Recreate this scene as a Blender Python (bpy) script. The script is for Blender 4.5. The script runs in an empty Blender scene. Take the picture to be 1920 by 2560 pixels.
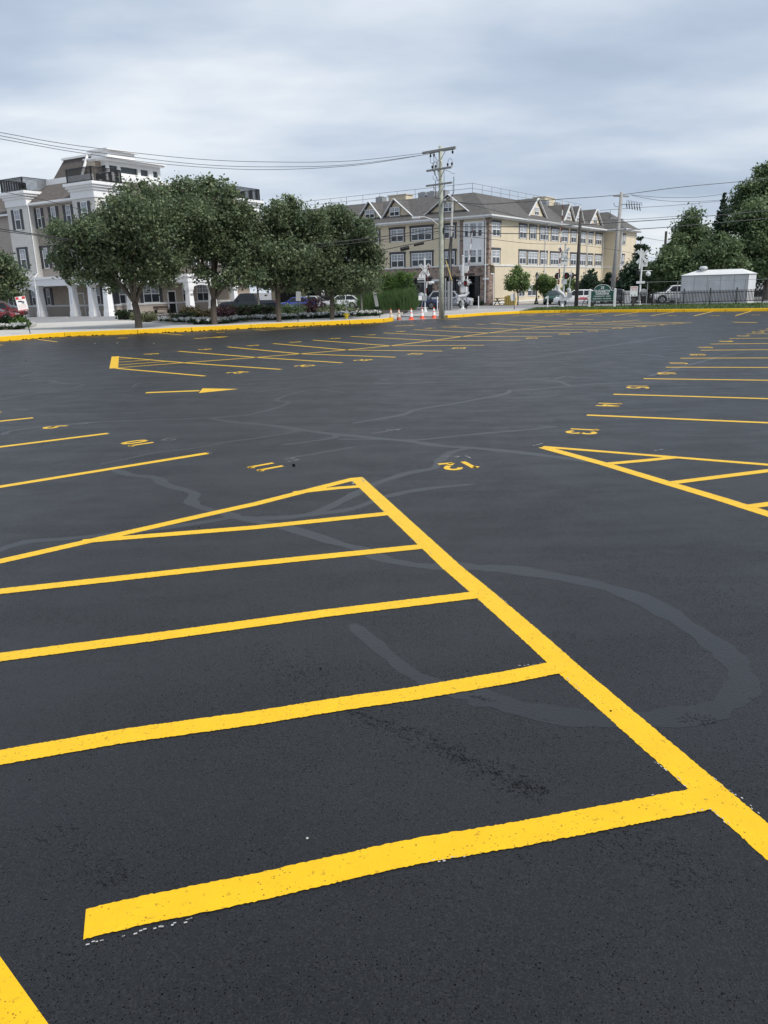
import bpy, math, random
import numpy as np
from mathutils import Vector, Matrix
random.seed(7)
R = math.radians
scene = bpy.context.scene
COL = scene.collection

# ---------------------------------------------------------------- camera
FPX, PITCH, ROLL, HCAM = 1923.0, R(16.2), R(1.5), 2.1
cp, sp = math.cos(PITCH), math.sin(PITCH)
FW = Vector((0, cp, -sp)); UP0 = Vector((0, sp, cp)); RT0 = Vector((1, 0, 0))
RT = RT0 * math.cos(ROLL) - UP0 * math.sin(ROLL)
UP = RT0 * math.sin(ROLL) + UP0 * math.cos(ROLL)
CAM = Vector((0, 0, HCAM))
cam_d = bpy.data.cameras.new("camera")
cam = bpy.data.objects.new("camera", cam_d); COL.objects.link(cam)
cam.matrix_world = Matrix(((RT.x, UP.x, -FW.x, 0), (RT.y, UP.y, -FW.y, 0), (RT.z, UP.z, -FW.z, HCAM), (0, 0, 0, 1)))
cam_d.sensor_fit = 'VERTICAL'; cam_d.sensor_height = 36.0; cam_d.lens = FPX / 2560 * 36.0
cam_d.clip_end = 3000; cam_d.clip_start = 0.05
scene.camera = cam


def ray(u, v):
    return RT * (u - 960) - UP * (v - 1280) + FW * FPX


def G(u, v, z=0.0):                      # survey: photo pixel -> point on the ground
    d = ray(u, v); t = (z - HCAM) / d.z
    return CAM + d * t


def P(u, v, Y):                          # photo pixel -> point at distance Y
    d = ray(u, v); return CAM + d * (Y / d.y)


def Zm(x0, y0, s):
    return lambda x, y: (x0 + x / s, y0 + y / s)


z1 = Zm(0, 340, 1659 / 480); z2 = Zm(440, 420, 1659 / 520); z3 = Zm(900, 340, 1659 / 400)
z4 = Zm(1200, 440, 1659 / 440); z5 = Zm(1500, 400, 1659 / 420)
zA = Zm(0, 770, 2.592); zB = Zm(600, 770, 2.592); zC = Zm(1280, 760, 2.592)
zD = Zm(0, 960, 2.592); zE = Zm(560, 960, 2.592); zF = Zm(1280, 900, 2.592)
zG = Zm(1280, 1600, 2.592); zH = Zm(1100, 1350, 2.023); zI = Zm(640, 1600, 2.592); zJ = Zm(0, 1900, 2.592)

# ---------------------------------------------------------------- materials
MATS = {}


def nodes_of(name):
    m = bpy.data.materials.new(name); m.use_nodes = True
    nt = m.node_tree; b = nt.nodes.get("Principled BSDF")
    return m, nt, b


def N(nt, t, **kw):
    n = nt.nodes.new(t)
    for k, v in kw.items():
        setattr(n, k, v)
    return n


def coords(nt, scale=(1, 1, 1), kind='Object'):
    tc = N(nt, 'ShaderNodeTexCoord'); mp = N(nt, 'ShaderNodeMapping')
    mp.inputs['Scale'].default_value = scale
    nt.links.new(tc.outputs[kind], mp.inputs['Vector'])
    return mp.outputs['Vector']


def noise(nt, vec, scale, detail=4, rough=.55):
    n = N(nt, 'ShaderNodeTexNoise'); n.inputs['Scale'].default_value = scale
    n.inputs['Detail'].default_value = detail; n.inputs['Roughness'].default_value = rough
    nt.links.new(vec, n.inputs['Vector']); return n.outputs['Fac']


def ramp(nt, fac, stops):
    r = N(nt, 'ShaderNodeValToRGB'); e = r.color_ramp.elements
    while len(e) < len(stops):
        e.new(.5)
    for i, (p, c) in enumerate(stops):
        e[i].position = p
        e[i].color = (c if hasattr(c, '__len__') else (c, c, c)) + ((1,) if hasattr(c, '__len__') and len(c) == 3 else ()) if hasattr(c, '__len__') else (c, c, c, 1)
    nt.links.new(fac, r.inputs['Fac']); return r.outputs['Color']


def mix(nt, fac, a, b, mode='MIX'):
    m = N(nt, 'ShaderNodeMix', data_type='RGBA', blend_type=mode)
    for sock, v in ((m.inputs['Factor'], fac), (m.inputs['A'], a), (m.inputs['B'], b)):
        if isinstance(v, (int, float)):
            sock.default_value = v
        elif isinstance(v, tuple):
            sock.default_value = v + (1,) if len(v) == 3 else v
        else:
            nt.links.new(v, sock)
    return m.outputs['Result']


def math_(nt, op, a, b=None, clamp=False):
    m = N(nt, 'ShaderNodeMath', operation=op); m.use_clamp = clamp
    for i, v in enumerate((a, b)):
        if v is None: continue
        if isinstance(v, (int, float)): m.inputs[i].default_value = v
        else: nt.links.new(v, m.inputs[i])
    return m.outputs[0]


def bump(nt, b, h, strength, dist=.02):
    n = N(nt, 'ShaderNodeBump'); n.inputs['Strength'].default_value = strength; n.inputs['Distance'].default_value = dist
    nt.links.new(h, n.inputs['Height']); nt.links.new(n.outputs['Normal'], b.inputs['Normal'])


def M(name, col, rough=.6, var=.12, nscale=3.0, metal=0.0, bumps=0.0, bscale=40, spec=.5, emit=None):
    if name in MATS: return MATS[name]
    m, nt, b = nodes_of(name)
    v = coords(nt)
    f = noise(nt, v, nscale)
    lo = tuple(c * (1 - var) for c in col); hi = tuple(min(1, c * (1 + var)) for c in col)
    nt.links.new(ramp(nt, f, [(.3, lo), (.7, hi)]), b.inputs['Base Color'])
    b.inputs['Roughness'].default_value = rough; b.inputs['Metallic'].default_value = metal
    b.inputs['Specular IOR Level'].default_value = spec
    if bumps: bump(nt, b, noise(nt, v, bscale), bumps, .01)
    MATS[name] = m; return m


def siding(name, col, period=.19, rough=.65):
    if name in MATS: return MATS[name]
    m, nt, b = nodes_of(name)
    v = coords(nt)
    sx = N(nt, 'ShaderNodeSeparateXYZ'); nt.links.new(v, sx.inputs[0])
    saw = math_(nt, 'FRACT', math_(nt, 'DIVIDE', sx.outputs['Z'], period))
    f = noise(nt, v, .8, 5)
    base = ramp(nt, f, [(.3, tuple(c * .93 for c in col)), (.7, tuple(c * 1.05 for c in col))])
    gap = math_(nt, 'GREATER_THAN', saw, .93)  # thin shadow line at each board lap, painted into the colour
    nt.links.new(mix(nt, math_(nt, 'MULTIPLY', gap, .35), base, tuple(c * .35 for c in col)), b.inputs['Base Color'])
    bump(nt, b, saw, .5, .015); b.inputs['Roughness'].default_value = rough
    MATS[name] = m; return m


def shingle(name, col):
    m, nt, b = nodes_of(name)
    v = coords(nt)
    br = N(nt, 'ShaderNodeTexVoronoi'); br.inputs['Scale'].default_value = 1.0
    mp = coords(nt, (3.2, 3.2, 5.5)); nt.links.new(mp, br.inputs['Vector'])
    hue = N(nt, 'ShaderNodeSeparateColor'); nt.links.new(br.outputs['Color'], hue.inputs[0])
    c = mix(nt, hue.outputs[0], tuple(x * .8 for x in col), tuple(x * 1.2 for x in col))
    c = mix(nt, ramp(nt, noise(nt, v, .35, 5), [(.35, 0.0), (.7, .45)]), c, tuple(x * 1.35 for x in col))
    sx = N(nt, 'ShaderNodeSeparateXYZ'); nt.links.new(v, sx.inputs[0])
    saw = math_(nt, 'FRACT', math_(nt, 'DIVIDE', sx.outputs['Z'], .14))
    nt.links.new(c, b.inputs['Base Color']); bump(nt, b, saw, .4, .02); b.inputs['Roughness'].default_value = .9
    MATS[name] = m; return m


def stone_mat(name):
    m, nt, b = nodes_of(name)
    vo = N(nt, 'ShaderNodeTexVoronoi'); nt.links.new(coords(nt, (2.2, 2.2, 5.5)), vo.inputs['Vector']); vo.inputs['Scale'].default_value = 1
    sc = N(nt, 'ShaderNodeSeparateColor'); nt.links.new(vo.outputs['Color'], sc.inputs[0])
    c = ramp(nt, sc.outputs[0], [(0, (.11, .085, .075)), (.35, (.25, .18, .15)), (.7, (.33, .25, .20)), (1, (.20, .18, .18))])
    d = math_(nt, 'LESS_THAN', vo.outputs['Distance'], .12)
    nt.links.new(c, b.inputs['Base Color'])
    bump(nt, b, vo.outputs['Distance'], .8, .05); b.inputs['Roughness'].default_value = .85
    MATS[name] = m; return m


def foliage(name, dark, mid, light, tip=None, rough=.55):
    m, nt, b = nodes_of(name)
    at = N(nt, 'ShaderNodeAttribute', attribute_name='tone')
    gm = N(nt, 'ShaderNodeNewGeometry')
    f = math_(nt, 'ADD', math_(nt, 'MULTIPLY', at.outputs['Fac'], .65), math_(nt, 'MULTIPLY', gm.outputs['Random Per Island'], .35))
    stops = [(.08, dark), (.5, mid), (.85, light)] + ([(.97, tip)] if tip else [])
    nt.links.new(ramp(nt, f, stops), b.inputs['Base Color'])
    b.inputs['Roughness'].default_value = rough; b.inputs['Specular IOR Level'].default_value = .35
    tr = N(nt, 'ShaderNodeBsdfTranslucent'); tr.inputs['Color'].default_value = tuple(c * .8 for c in light) + (1,)
    ms = N(nt, 'ShaderNodeMixShader'); ms.inputs[0].default_value = .32
    nt.links.new(b.outputs[0], ms.inputs[1]); nt.links.new(tr.outputs[0], ms.inputs[2])
    nt.links.new(ms.outputs[0], nt.nodes['Material Output'].inputs['Surface'])
    MATS[name] = m; return m


def cells(nt, v, scale, thr):
    """random pits: one voronoi cell in so many opens up"""
    vo = N(nt, 'ShaderNodeTexVoronoi'); vo.inputs['Scale'].default_value = scale; nt.links.new(v, vo.inputs['Vector'])
    sc = N(nt, 'ShaderNodeSeparateColor'); nt.links.new(vo.outputs['Color'], sc.inputs[0])
    return math_(nt, 'MULTIPLY', math_(nt, 'LESS_THAN', sc.outputs[0], thr), math_(nt, 'LESS_THAN', vo.outputs['Distance'], math_(nt, 'ADD', math_(nt, 'MULTIPLY', sc.outputs[1], .35), .12)))


def asphalt():
    m, nt, b = nodes_of('sealed_asphalt')
    v = coords(nt)
    L = nt.links.new
    wv = N(nt, 'ShaderNodeTexNoise'); wv.inputs['Scale'].default_value = 30; L(v, wv.inputs['Vector'])
    dv = N(nt, 'ShaderNodeVectorMath', operation='SCALE'); dv.inputs['Scale'].default_value = .02; L(wv.outputs['Color'], dv.inputs[0])
    av = N(nt, 'ShaderNodeVectorMath', operation='ADD'); L(v, av.inputs[0]); L(dv.outputs[0], av.inputs[1]); vw = av.outputs[0]
    big = noise(nt, v, .30, 4, .6); med = noise(nt, v, 1.7, 6, .62); streak = noise(nt, coords(nt, (.5, 2.2, 1)), .9, 6, .6)
    fine = noise(nt, v, 95, 3, .6)
    open_ = ramp(nt, math_(nt, 'ADD', math_(nt, 'MULTIPLY', streak, .5), math_(nt, 'MULTIPLY', med, .5)), [(.42, 0.0), (.60, 1.0)])
    dens = math_(nt, 'ADD', math_(nt, 'MULTIPLY', open_, .34), .025)
    p1 = cells(nt, vw, 135, dens); p3 = cells(nt, vw, 240, math_(nt, 'ADD', math_(nt, 'MULTIPLY', dens, 1.2), .08))
    pit = math_(nt, 'MAXIMUM', math_(nt, 'MULTIPLY', p1, .9), math_(nt, 'MULTIPLY', p3, .7))
    ag = N(nt, 'ShaderNodeTexVoronoi'); ag.inputs['Scale'].default_value = 160; L(vw, ag.inputs['Vector'])
    agc = N(nt, 'ShaderNodeSeparateColor'); L(ag.outputs['Color'], agc.inputs[0])
    base = ramp(nt, med, [(.3, (.0055, .0058, .0068)), (.7, (.0098, .0102, .0115))])
    c = mix(nt, math_(nt, 'MULTIPLY', fine, .28), base, (.027, .0275, .030))
    c = mix(nt, math_(nt, 'MULTIPLY', math_(nt, 'GREATER_THAN', agc.outputs[2], .72), .5), c, (.026, .0265, .029))
    c = mix(nt, math_(nt, 'MULTIPLY', pit, .9), c, (.0025, .0025, .003))
    L(c, b.inputs['Base Color'])
    rg = math_(nt, 'ADD', math_(nt, 'MULTIPLY', open_, .07), math_(nt, 'ADD', math_(nt, 'MULTIPLY', big, .14), .295))
    L(math_(nt, 'ADD', rg, math_(nt, 'MULTIPLY', pit, .4)), b.inputs['Roughness'])
    sp = math_(nt, 'SUBTRACT', math_(nt, 'ADD', math_(nt, 'MULTIPLY', big, .5), .10), math_(nt, 'MULTIPLY', pit, .3), True); L(sp, b.inputs['Specular IOR Level'])
    h = math_(nt, 'SUBTRACT', math_(nt, 'SUBTRACT', math_(nt, 'MULTIPLY', fine, .6), math_(nt, 'MULTIPLY', ag.outputs['Distance'], .55)), pit)
    bump(nt, b, h, .6, .004)
    return m


def paint(name, col, wear=.5):
    m, nt, b = nodes_of(name)
    v = coords(nt)
    f = noise(nt, v, 6, 5); fine = noise(nt, v, 45, 5, .65)
    c = ramp(nt, f, [(.3, tuple(x * .93 for x in col)), (.7, tuple(min(1, x * 1.04) for x in col))])
    md = noise(nt, v, 3.5, 5)
    cr = math_(nt, 'MAXIMUM', cells(nt, v, 110, math_(nt, 'MULTIPLY', ramp(nt, md, [(.4, .02), (.7, .22)]), 1.0)), math_(nt, 'MULTIPLY', ramp(nt, noise(nt, coords(nt, (1, 1, 1)), 22, 6, .7), [(.60, 0.0), (.66, 1.0)]), .6))
    c = mix(nt, math_(nt, 'MULTIPLY', cr, wear), c, (.20, .115, .012))
    nt.links.new(c, b.inputs['Base Color']); b.inputs['Roughness'].default_value = .40; b.inputs['Specular IOR Level'].default_value = .3
    bump(nt, b, fine, .6, .006)
    return m


ASPH = asphalt()
YEL = paint('yellow_traffic_paint', (.76, .455, .006), .85)
YELK = paint('yellow_kerb_paint', (.78, .46, .006), .6)
CHALK = M('chalk', (.42, .42, .40), .9, .2, 30)
SEAL = M('crack_sealer', (.0100, .0105, .0122), .325, .15, 6, bumps=.25, bscale=60)
CRK = M('crack_dark', (.003, .003, .003), .9, spec=.04)
WHITE = M('white_paint', (.80, .80, .80), .5, .04)
OFFW = M('weathered_white', (.66, .67, .67), .55, .08)
STUC = M('grey_stucco', (.60, .59, .555), .85, .06, 2, bumps=.3, bscale=60)
TAN = siding('tan_siding', (.37, .325, .285))
TAN2 = M('panel_tan', (.37, .315, .26), .8)
CREAM = siding('cream_siding', (.66, .575, .425))
SLATE = M('slate_trim', (.055, .058, .066), .6)
GLASS = M('window_glass', (.045, .055, .065), .08, .3, .6)
GLASSU = M('curtained_glass', (.30, .33, .36), .15, .35, 1.3)
GLASSD = M('dark_glass', (.012, .015, .018), .06, .3, .6)
SHING = shingle('brown_shingle', (.098, .086, .078))
SHING2 = shingle('grey_shingle', (.088, .084, .081))
STONE = stone_mat('stone_veneer')
BLACK = M('black_metal', (.012, .012, .013), .45)
GREYM = M('grey_metal', (.34, .35, .36), .45, .1, 4, metal=.3)
ALU = M('silver_metal', (.55, .56, .57), .4, .08, 4, metal=.2)
WOOD = M('weathered_pole_wood', (.37, .39, .325), .85, .22, 5, bumps=.5, bscale=25)
WOODG = M('grey_pole_wood', (.30, .295, .285), .85, .2, 5, bumps=.5, bscale=25)
WOODD = M('dark_pole_wood', (.055, .05, .046), .85, .2, 5)
WIRE = M('wire', (.03, .032, .036), .6)
CABLE = M('black_cable', (.012, .012, .013), .6)
CONC = M('concrete', (.46, .445, .415), .9, .1, 1.2, bumps=.2, bscale=30)
CONC2 = M('kerb_concrete', (.36, .35, .33), .9, .12, 2, bumps=.2, bscale=30)
ROADM = M('worn_road', (.235, .235, .24), .85, .1, .6, bumps=.2, bscale=50)
SOIL = M('mulch', (.035, .025, .018), .95, .3, 12, bumps=.6, bscale=40)
GRASSM = M('grass_base', (.055, .085, .025), .95, .35, 3, bumps=.6, bscale=30)
BARK = M('bark', (.085, .070, .056), .9, .25, 8, bumps=.7, bscale=18)
BARKL = M('pale_bark', (.25, .23, .20), .9, .2, 8)
ORANGE = M('cone_orange', (.82, .13, .055), .5, .08)
ORANGEF = M('faded_cone_orange', (.50, .10, .045), .6, .15)
RUBBER = M('rubber', (.018, .018, .018), .8)
HYD = M('hydrant_yellow', (.80, .60, .03), .45)
RED = M('sign_red', (.60, .03, .04), .5)
PINK = M('faded_sign_red', (.62, .28, .26), .6)
GREEN = M('sign_green', (.018, .085, .065), .5, .08)
STEEL = M('shed_steel', (.58, .59, .60), .55, .14, .9)
SHEDR = M('shed_roof_steel', (.62, .63, .63), .5, .06, .8)
LBLUE = M('blue_lettering', (.25, .38, .62), .6)
RIM = M('alloy', (.45, .46, .47), .3, .05, metal=.7)
LAMPG = M('lamp_lens', (.6, .6, .58), .15)
BENCHW = M('dark_bench_wood', (.05, .035, .028), .7)
BOLY = M('bollard_yellow', (.62, .46, .13), .6)
TREEG = foliage('pear_leaves', (.024, .044, .026), (.096, .138, .074), (.25, .30, .155), (.26, .20, .12))
TREEB = foliage('broad_leaves', (.036, .068, .030), (.104, .158, .072), (.21, .28, .135))
TREEM = foliage('mid_leaves', (.05, .09, .04), (.115, .17, .078), (.21, .28, .135))
TREEL = foliage('light_leaves', (.07, .115, .035), (.16, .23, .08), (.28, .37, .15))
CONIF = foliage('needles', (.014, .034, .020), (.036, .068, .040), (.08, .12, .07))
HEDGE = foliage('hedge_leaves', (.008, .024, .008), (.018, .045, .014), (.04, .085, .025))
BRIGHT = foliage('bright_shrub_leaves', (.03, .07, .015), (.075, .15, .03), (.17, .28, .07))
PURP = foliage('purple_shrub_leaves', (.02, .010, .014), (.05, .022, .03), (.10, .05, .055))
BROWNS = foliage('bronze_shrub_leaves', (.03, .026, .014), (.075, .065, .03), (.16, .13, .06))
PALES = foliage('pale_shrub_leaves', (.06, .08, .03), (.15, .17, .08), (.28, .29, .18))
FLOW = foliage('white_petals', (.70, .70, .68), (.86, .86, .84), (.92, .92, .90))
BLADE = foliage('grass_blades', (.03, .06, .012), (.06, .105, .022), (.10, .15, .04))


def car_paint(name, col):
    m = M(name, col, .22, .03, 1); b = m.node_tree.nodes['Principled BSDF']
    b.inputs['Coat Weight'].default_value = .6; b.inputs['Coat Roughness'].default_value = .05
    return m


# ---------------------------------------------------------------- mesh builder
class MB:
    def __init__(s):
        s.v = []; s.f = []; s.m = []

    def add(s, vs, fs, mi=0):
        o = len(s.v); s.v += [tuple(x) for x in vs]; s.f += [tuple(i + o for i in f) for f in fs]; s.m += [mi] * len(fs); return s

    def box(s, x0, x1, y0, y1, z0, z1, mi=0):
        v = [(x, y, z) for z in (z0, z1) for (x, y) in ((x0, y0), (x1, y0), (x1, y1), (x0, y1))]
        return s.add(v, [(3, 2, 1, 0), (4, 5, 6, 7), (0, 1, 5, 4), (1, 2, 6, 5), (2, 3, 7, 6), (3, 0, 4, 7)], mi)

    def fbox(s, fr, s0, s1, z0, z1, o0, o1, mi=0):      # box on a facade: along, height, outward offset
        v = [fr.p(a, z, o) for z in (z0, z1) for (a, o) in ((s0, o0), (s1, o0), (s1, o1), (s0, o1))]
        return s.add(v, [(3, 2, 1, 0), (4, 5, 6, 7), (0, 1, 5, 4), (1, 2, 6, 5), (2, 3, 7, 6), (3, 0, 4, 7)], mi)

    def bar(s, a, b, w, h=None, mi=0, up=(0, 0, 1)):
        a = Vector(a); b = Vector(b); h = h or w; d = (b - a).normalized(); u = Vector(up)
        if abs(d.dot(u)) > .99: u = Vector((0, 1, 0))
        x = d.cross(u).normalized() * w / 2; y = x.cross(d).normalized() * h / 2
        v = [q + i * x + j * y for q in (a, b) for (i, j) in ((-1, -1), (1, -1), (1, 1), (-1, 1))]
        return s.add(v, [(3, 2, 1, 0), (4, 5, 6, 7), (0, 1, 5, 4), (1, 2, 6, 5), (2, 3, 7, 6), (3, 0, 4, 7)], mi)

    def tube(s, pts, rad, n=8, mi=0, caps=True):
        pts = [Vector(p) for p in pts]
        if not hasattr(rad, '__len__'): rad = [rad] * len(pts)
        rings = []; prev = None
        for i, p in enumerate(pts):
            d = (pts[min(i + 1, len(pts) - 1)] - pts[max(i - 1, 0)]).normalized()
            if prev is None:
                u = Vector((0, 0, 1)) if abs(d.z) < .9 else Vector((1, 0, 0))
                x = d.cross(u).normalized()
            else:
                x = (prev - d * prev.dot(d)).normalized()
            prev = x; y = d.cross(x)
            rings.append([p + (x * math.cos(t) + y * math.sin(t)) * rad[i] for t in [2 * math.pi * k / n for k in range(n)]])
        v = [q for r_ in rings for q in r_]; f = []
        for i in range(len(pts) - 1):
            for k in range(n):
                f.append((i * n + k, i * n + (k + 1) % n, (i + 1) * n + (k + 1) % n, (i + 1) * n + k))
        if caps: f += [tuple(range(n - 1, -1, -1)), tuple(range((len(pts) - 1) * n, len(pts) * n))]
        return s.add(v, f, mi)

    def lathe(s, prof, n=16, c=(0, 0, 0), mi=0, axis='z'):      # prof: (r, z)
        v = []; f = []
        for (r_, z) in prof:
            for k in range(n):
                t = 2 * math.pi * k / n
                q = (r_ * math.cos(t), r_ * math.sin(t), z)
                if axis == 'y': q = (q[0], q[2], q[1])
                if axis == 'x': q = (q[2], q[0], q[1])
                v.append((q[0] + c[0], q[1] + c[1], q[2] + c[2]))
        for i in range(len(prof) - 1):
            for k in range(n):
                f.append((i * n + k, i * n + (k + 1) % n, (i + 1) * n + (k + 1) % n, (i + 1) * n + k))
        f += [tuple(range(n - 1, -1, -1)), tuple(range((len(prof) - 1) * n, len(prof) * n))]
        return s.add(v, f, mi)

    def poly(s, pts, z0, z1=None, mi=0):
        n = len(pts)
        if z1 is None: return s.add([(p[0], p[1], z0) for p in pts], [tuple(range(n))], mi)
        v = [(p[0], p[1], z) for z in (z0, z1) for p in pts]
        f = [tuple(range(n - 1, -1, -1)), tuple(range(n, 2 * n))] + [(i, (i + 1) % n, n + (i + 1) % n, n + i) for i in range(n)]
        return s.add(v, f, mi)

    def slab(s, pts3, t, mi=0):                       # planar polygon in 3D thickened along its normal
        pts = [Vector(p) for p in pts3]; n = len(pts)
        nr = (pts[1] - pts[0]).cross(pts[2] - pts[0]).normalized() * t
        v = [p for p in pts] + [p + nr for p in pts]
        f = [tuple(range(n - 1, -1, -1)), tuple(range(n, 2 * n))] + [(i, (i + 1) % n, n + (i + 1) % n, n + i) for i in range(n)]
        return s.add(v, f, mi)

    def ribbon(s, pts, w, z, jit=0.0, mi=0, step=None, rnd=random):
        pts = [Vector((p[0], p[1])) for p in pts]
        if step:
            q = [pts[0]]
            for a, b in zip(pts, pts[1:]):
                k = max(1, int((b - a).length / step))
                q += [a.lerp(b, (i + 1) / k) for i in range(k)]
            pts = q
        if not hasattr(w, '__len__'): w = [w] * len(pts)
        elif len(w) != len(pts):
            w = [w[min(len(w) - 1, int(i * len(w) / len(pts)))] for i in range(len(pts))]
        v = []
        for i, p in enumerate(pts):
            d = (pts[min(i + 1, len(pts) - 1)] - pts[max(i - 1, 0)]).normalized(); n = Vector((-d.y, d.x))
            a = p + n * (w[i] / 2 + rnd.uniform(-jit, jit)); b = p - n * (w[i] / 2 + rnd.uniform(-jit, jit))
            v += [(a.x, a.y, z), (b.x, b.y, z)]
        return s.add(v, [(2 * i + 1, 2 * i + 3, 2 * i + 2, 2 * i) for i in range(len(pts) - 1)], mi)

    def build(s, name, mats, parent=None, smooth=False, loc=None, bevel=0):
        me = bpy.data.meshes.new(name); me.from_pydata(s.v, [], s.f)
        mats = mats if isinstance(mats, (list, tuple)) else [mats]
        for m in mats: me.materials.append(m)
        if len(mats) > 1: me.polygons.foreach_set('material_index', s.m)
        if smooth: me.polygons.foreach_set('use_smooth', [True] * len(me.polygons))
        me.update()
        o = bpy.data.objects.new(name, me); COL.objects.link(o)
        if parent: o.parent = parent
        if loc: o.location = loc
        if bevel:
            b = o.modifiers.new('bevel', 'BEVEL'); b.width = bevel; b.segments = 2; b.limit_method = 'ANGLE'
        return o


def tag(o, label=None, cat=None, group=None, kind=None):
    if label: o['label'] = label
    if cat: o['category'] = cat
    if group: o['group'] = group
    if kind: o['kind'] = kind
    return o


def empty(name, loc, rz=0.0, label=None, cat=None, group=None, tilt=(0, 0)):
    o = bpy.data.objects.new(name, None); COL.objects.link(o)
    o.location = loc; o.rotation_euler = (tilt[0], tilt[1], rz); o.empty_display_size = .3
    return tag(o, label, cat, group)


def copy_tree(o, parent=None):
    c = o.copy(); COL.objects.link(c)
    if parent: c.parent = parent
    for ch in [x for x in o.children]: copy_tree(ch, c)
    return c


def text_mesh(txt, size, extrude=.004, bold=0.0, align='CENTER', font_shear=0):
    cu = bpy.data.curves.new('lettering', 'FONT'); cu.body = txt; cu.size = size; cu.extrude = extrude; cu.offset = bold
    cu.align_x = align; cu.align_y = 'CENTER'; cu.resolution_u = 3
    o = bpy.data.objects.new('lettering', cu); COL.objects.link(o)
    dg = bpy.context.evaluated_depsgraph_get()
    me = bpy.data.meshes.new_from_object(o.evaluated_get(dg))
    bpy.data.objects.remove(o); return me


def put_text(txt, size, m, parent, mat4, name='lettering', bold=0.0):
    me = text_mesh(txt, size, bold=bold); me.materials.clear(); me.materials.append(m)
    o = bpy.data.objects.new(name, me); COL.objects.link(o); o.parent = parent; o.matrix_local = mat4; return o


class Fr:                                              # facade frame in a building's own coordinates
    def __init__(s, o, a, n):
        s.o = Vector(o); s.a = Vector(a); s.n = Vector(n)

    def p(s, t, z, off=0.0):
        q = s.o + s.a * t + s.n * off; return Vector((q.x, q.y, z))


# ---------------------------------------------------------------- world, light
SUN_AZ, SUN_EL = 128.0, 50.0                            # clockwise from +Y
w = bpy.data.worlds.new("World"); scene.world = w; w.use_nodes = True
nt = w.node_tree; bg = nt.nodes['Background']
sky = N(nt, 'ShaderNodeTexSky', sky_type='NISHITA'); sky.sun_disc = False
sky.sun_elevation = R(SUN_EL); sky.sun_rotation = R(SUN_AZ); sky.air_density = 1.0; sky.dust_density = 2.0
tc = N(nt, 'ShaderNodeTexCoord')
sx = N(nt, 'ShaderNodeSeparateXYZ'); nt.links.new(tc.outputs['Generated'], sx.inputs[0])
den = math_(nt, 'ADD', math_(nt, 'MAXIMUM', sx.outputs['Z'], 0.0), .18)
cb = N(nt, 'ShaderNodeCombineXYZ')  # cloud deck plane
nt.links.new(math_(nt, 'DIVIDE', sx.outputs['X'], den), cb.inputs[0]); nt.links.new(math_(nt, 'DIVIDE', sx.outputs['Y'], den), cb.inputs[1])
mp = N(nt, 'ShaderNodeMapping'); nt.links.new(cb.outputs[0], mp.inputs[0])
mp.inputs['Scale'].default_value = (.72, 1.12, 1); mp.inputs['Location'].default_value = (3.1, 1.3, 0); mp.inputs['Rotation'].default_value = (0, 0, R(-14))
n1 = noise(nt, mp.outputs[0], 1.0, 7, .50)
mp2 = N(nt, 'ShaderNodeMapping'); nt.links.new(cb.outputs[0], mp2.inputs[0])
mp2.inputs['Scale'].default_value = (.30, .5, 1); mp2.inputs['Location'].default_value = (7.7, 4.2, 0)
n2 = noise(nt, mp2.outputs[0], 1.0, 5, .5)
CL = ramp(nt, n1, [(.38, (3.95, 4.75, 6.0)), (.47, (4.9, 5.7, 6.9)), (.56, (6.4, 7.05, 7.9)), (.66, (8.1, 8.5, 8.95))])
CL = mix(nt, ramp(nt, n2, [(.4, 0.0), (.7, .4)]), CL, (5.2, 5.9, 7.0))
CS = mix(nt, .88, sky.outputs[0], CL)
nt.links.new(CS, bg.inputs['Color']); bg.inputs['Strength'].default_value = .105

sd = bpy.data.lights.new('sun', 'SUN'); sd.energy = 3.3; sd.angle = R(14); sd.color = (1.0, .96, .90)
so = bpy.data.objects.new('sun', sd); COL.objects.link(so)
az = R(SUN_AZ); el = R(SUN_EL)
sdir = Vector((math.sin(az) * math.cos(el), math.cos(az) * math.cos(el), math.sin(el)))
so.rotation_euler = (-sdir).to_track_quat('-Z', 'Y').to_euler()
vs = scene.view_settings
vs.view_transform = 'Standard'; vs.look = 'None'; vs.exposure = 0.12; vs.gamma = 1.0; vs.use_curve_mapping = False

# ---------------------------------------------------------------- ground
KL = [G(*q) for q in ((-700, 893), (-300, 870), (0, 853.6), (162, 841.5), (345, 834.5), (480, 828.5), (628, 821), (785, 814.5), (960, 806), (984, 802.5))]
KR = [G(*q) for q in ((1119, 794.8), (1160, 792.4), (1213, 788.2), (1300, 783.8), (1400, 781.6), (1500, 781.1), (1640, 780.2), (1710, 779.7), (1920, 777.7), (2250, 774.5), (2700, 770))]
tag(MB().poly([(-900, -300), (900, -300), (900, 1500), (-900, 1500)], -.03).build('ground', ROADM), kind='structure')
lot_pts = [(-45, -12), (45, -12), (75, 30)] + [(p.x, p.y) for p in reversed(KR)] + [(p.x, p.y) for p in reversed(KL)] + [(-60, 20)]
lot = tag(MB().poly(lot_pts, -.25, 0.0).build('parking_lot', ASPH), kind='structure')


def off_line(pts, d):
    q = []
    for i, p in enumerate(pts):
        t = (pts[min(i + 1, len(pts) - 1)] - pts[max(i - 1, 0)]); t.z = 0; t.normalize()
        q.append(Vector((p.x - t.y * d, p.y + t.x * d, 0)))
    return q


def V0(t, b, k, z):
    q = (b - t).normalized() * k; return Vector((q.x, q.y, z))


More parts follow.
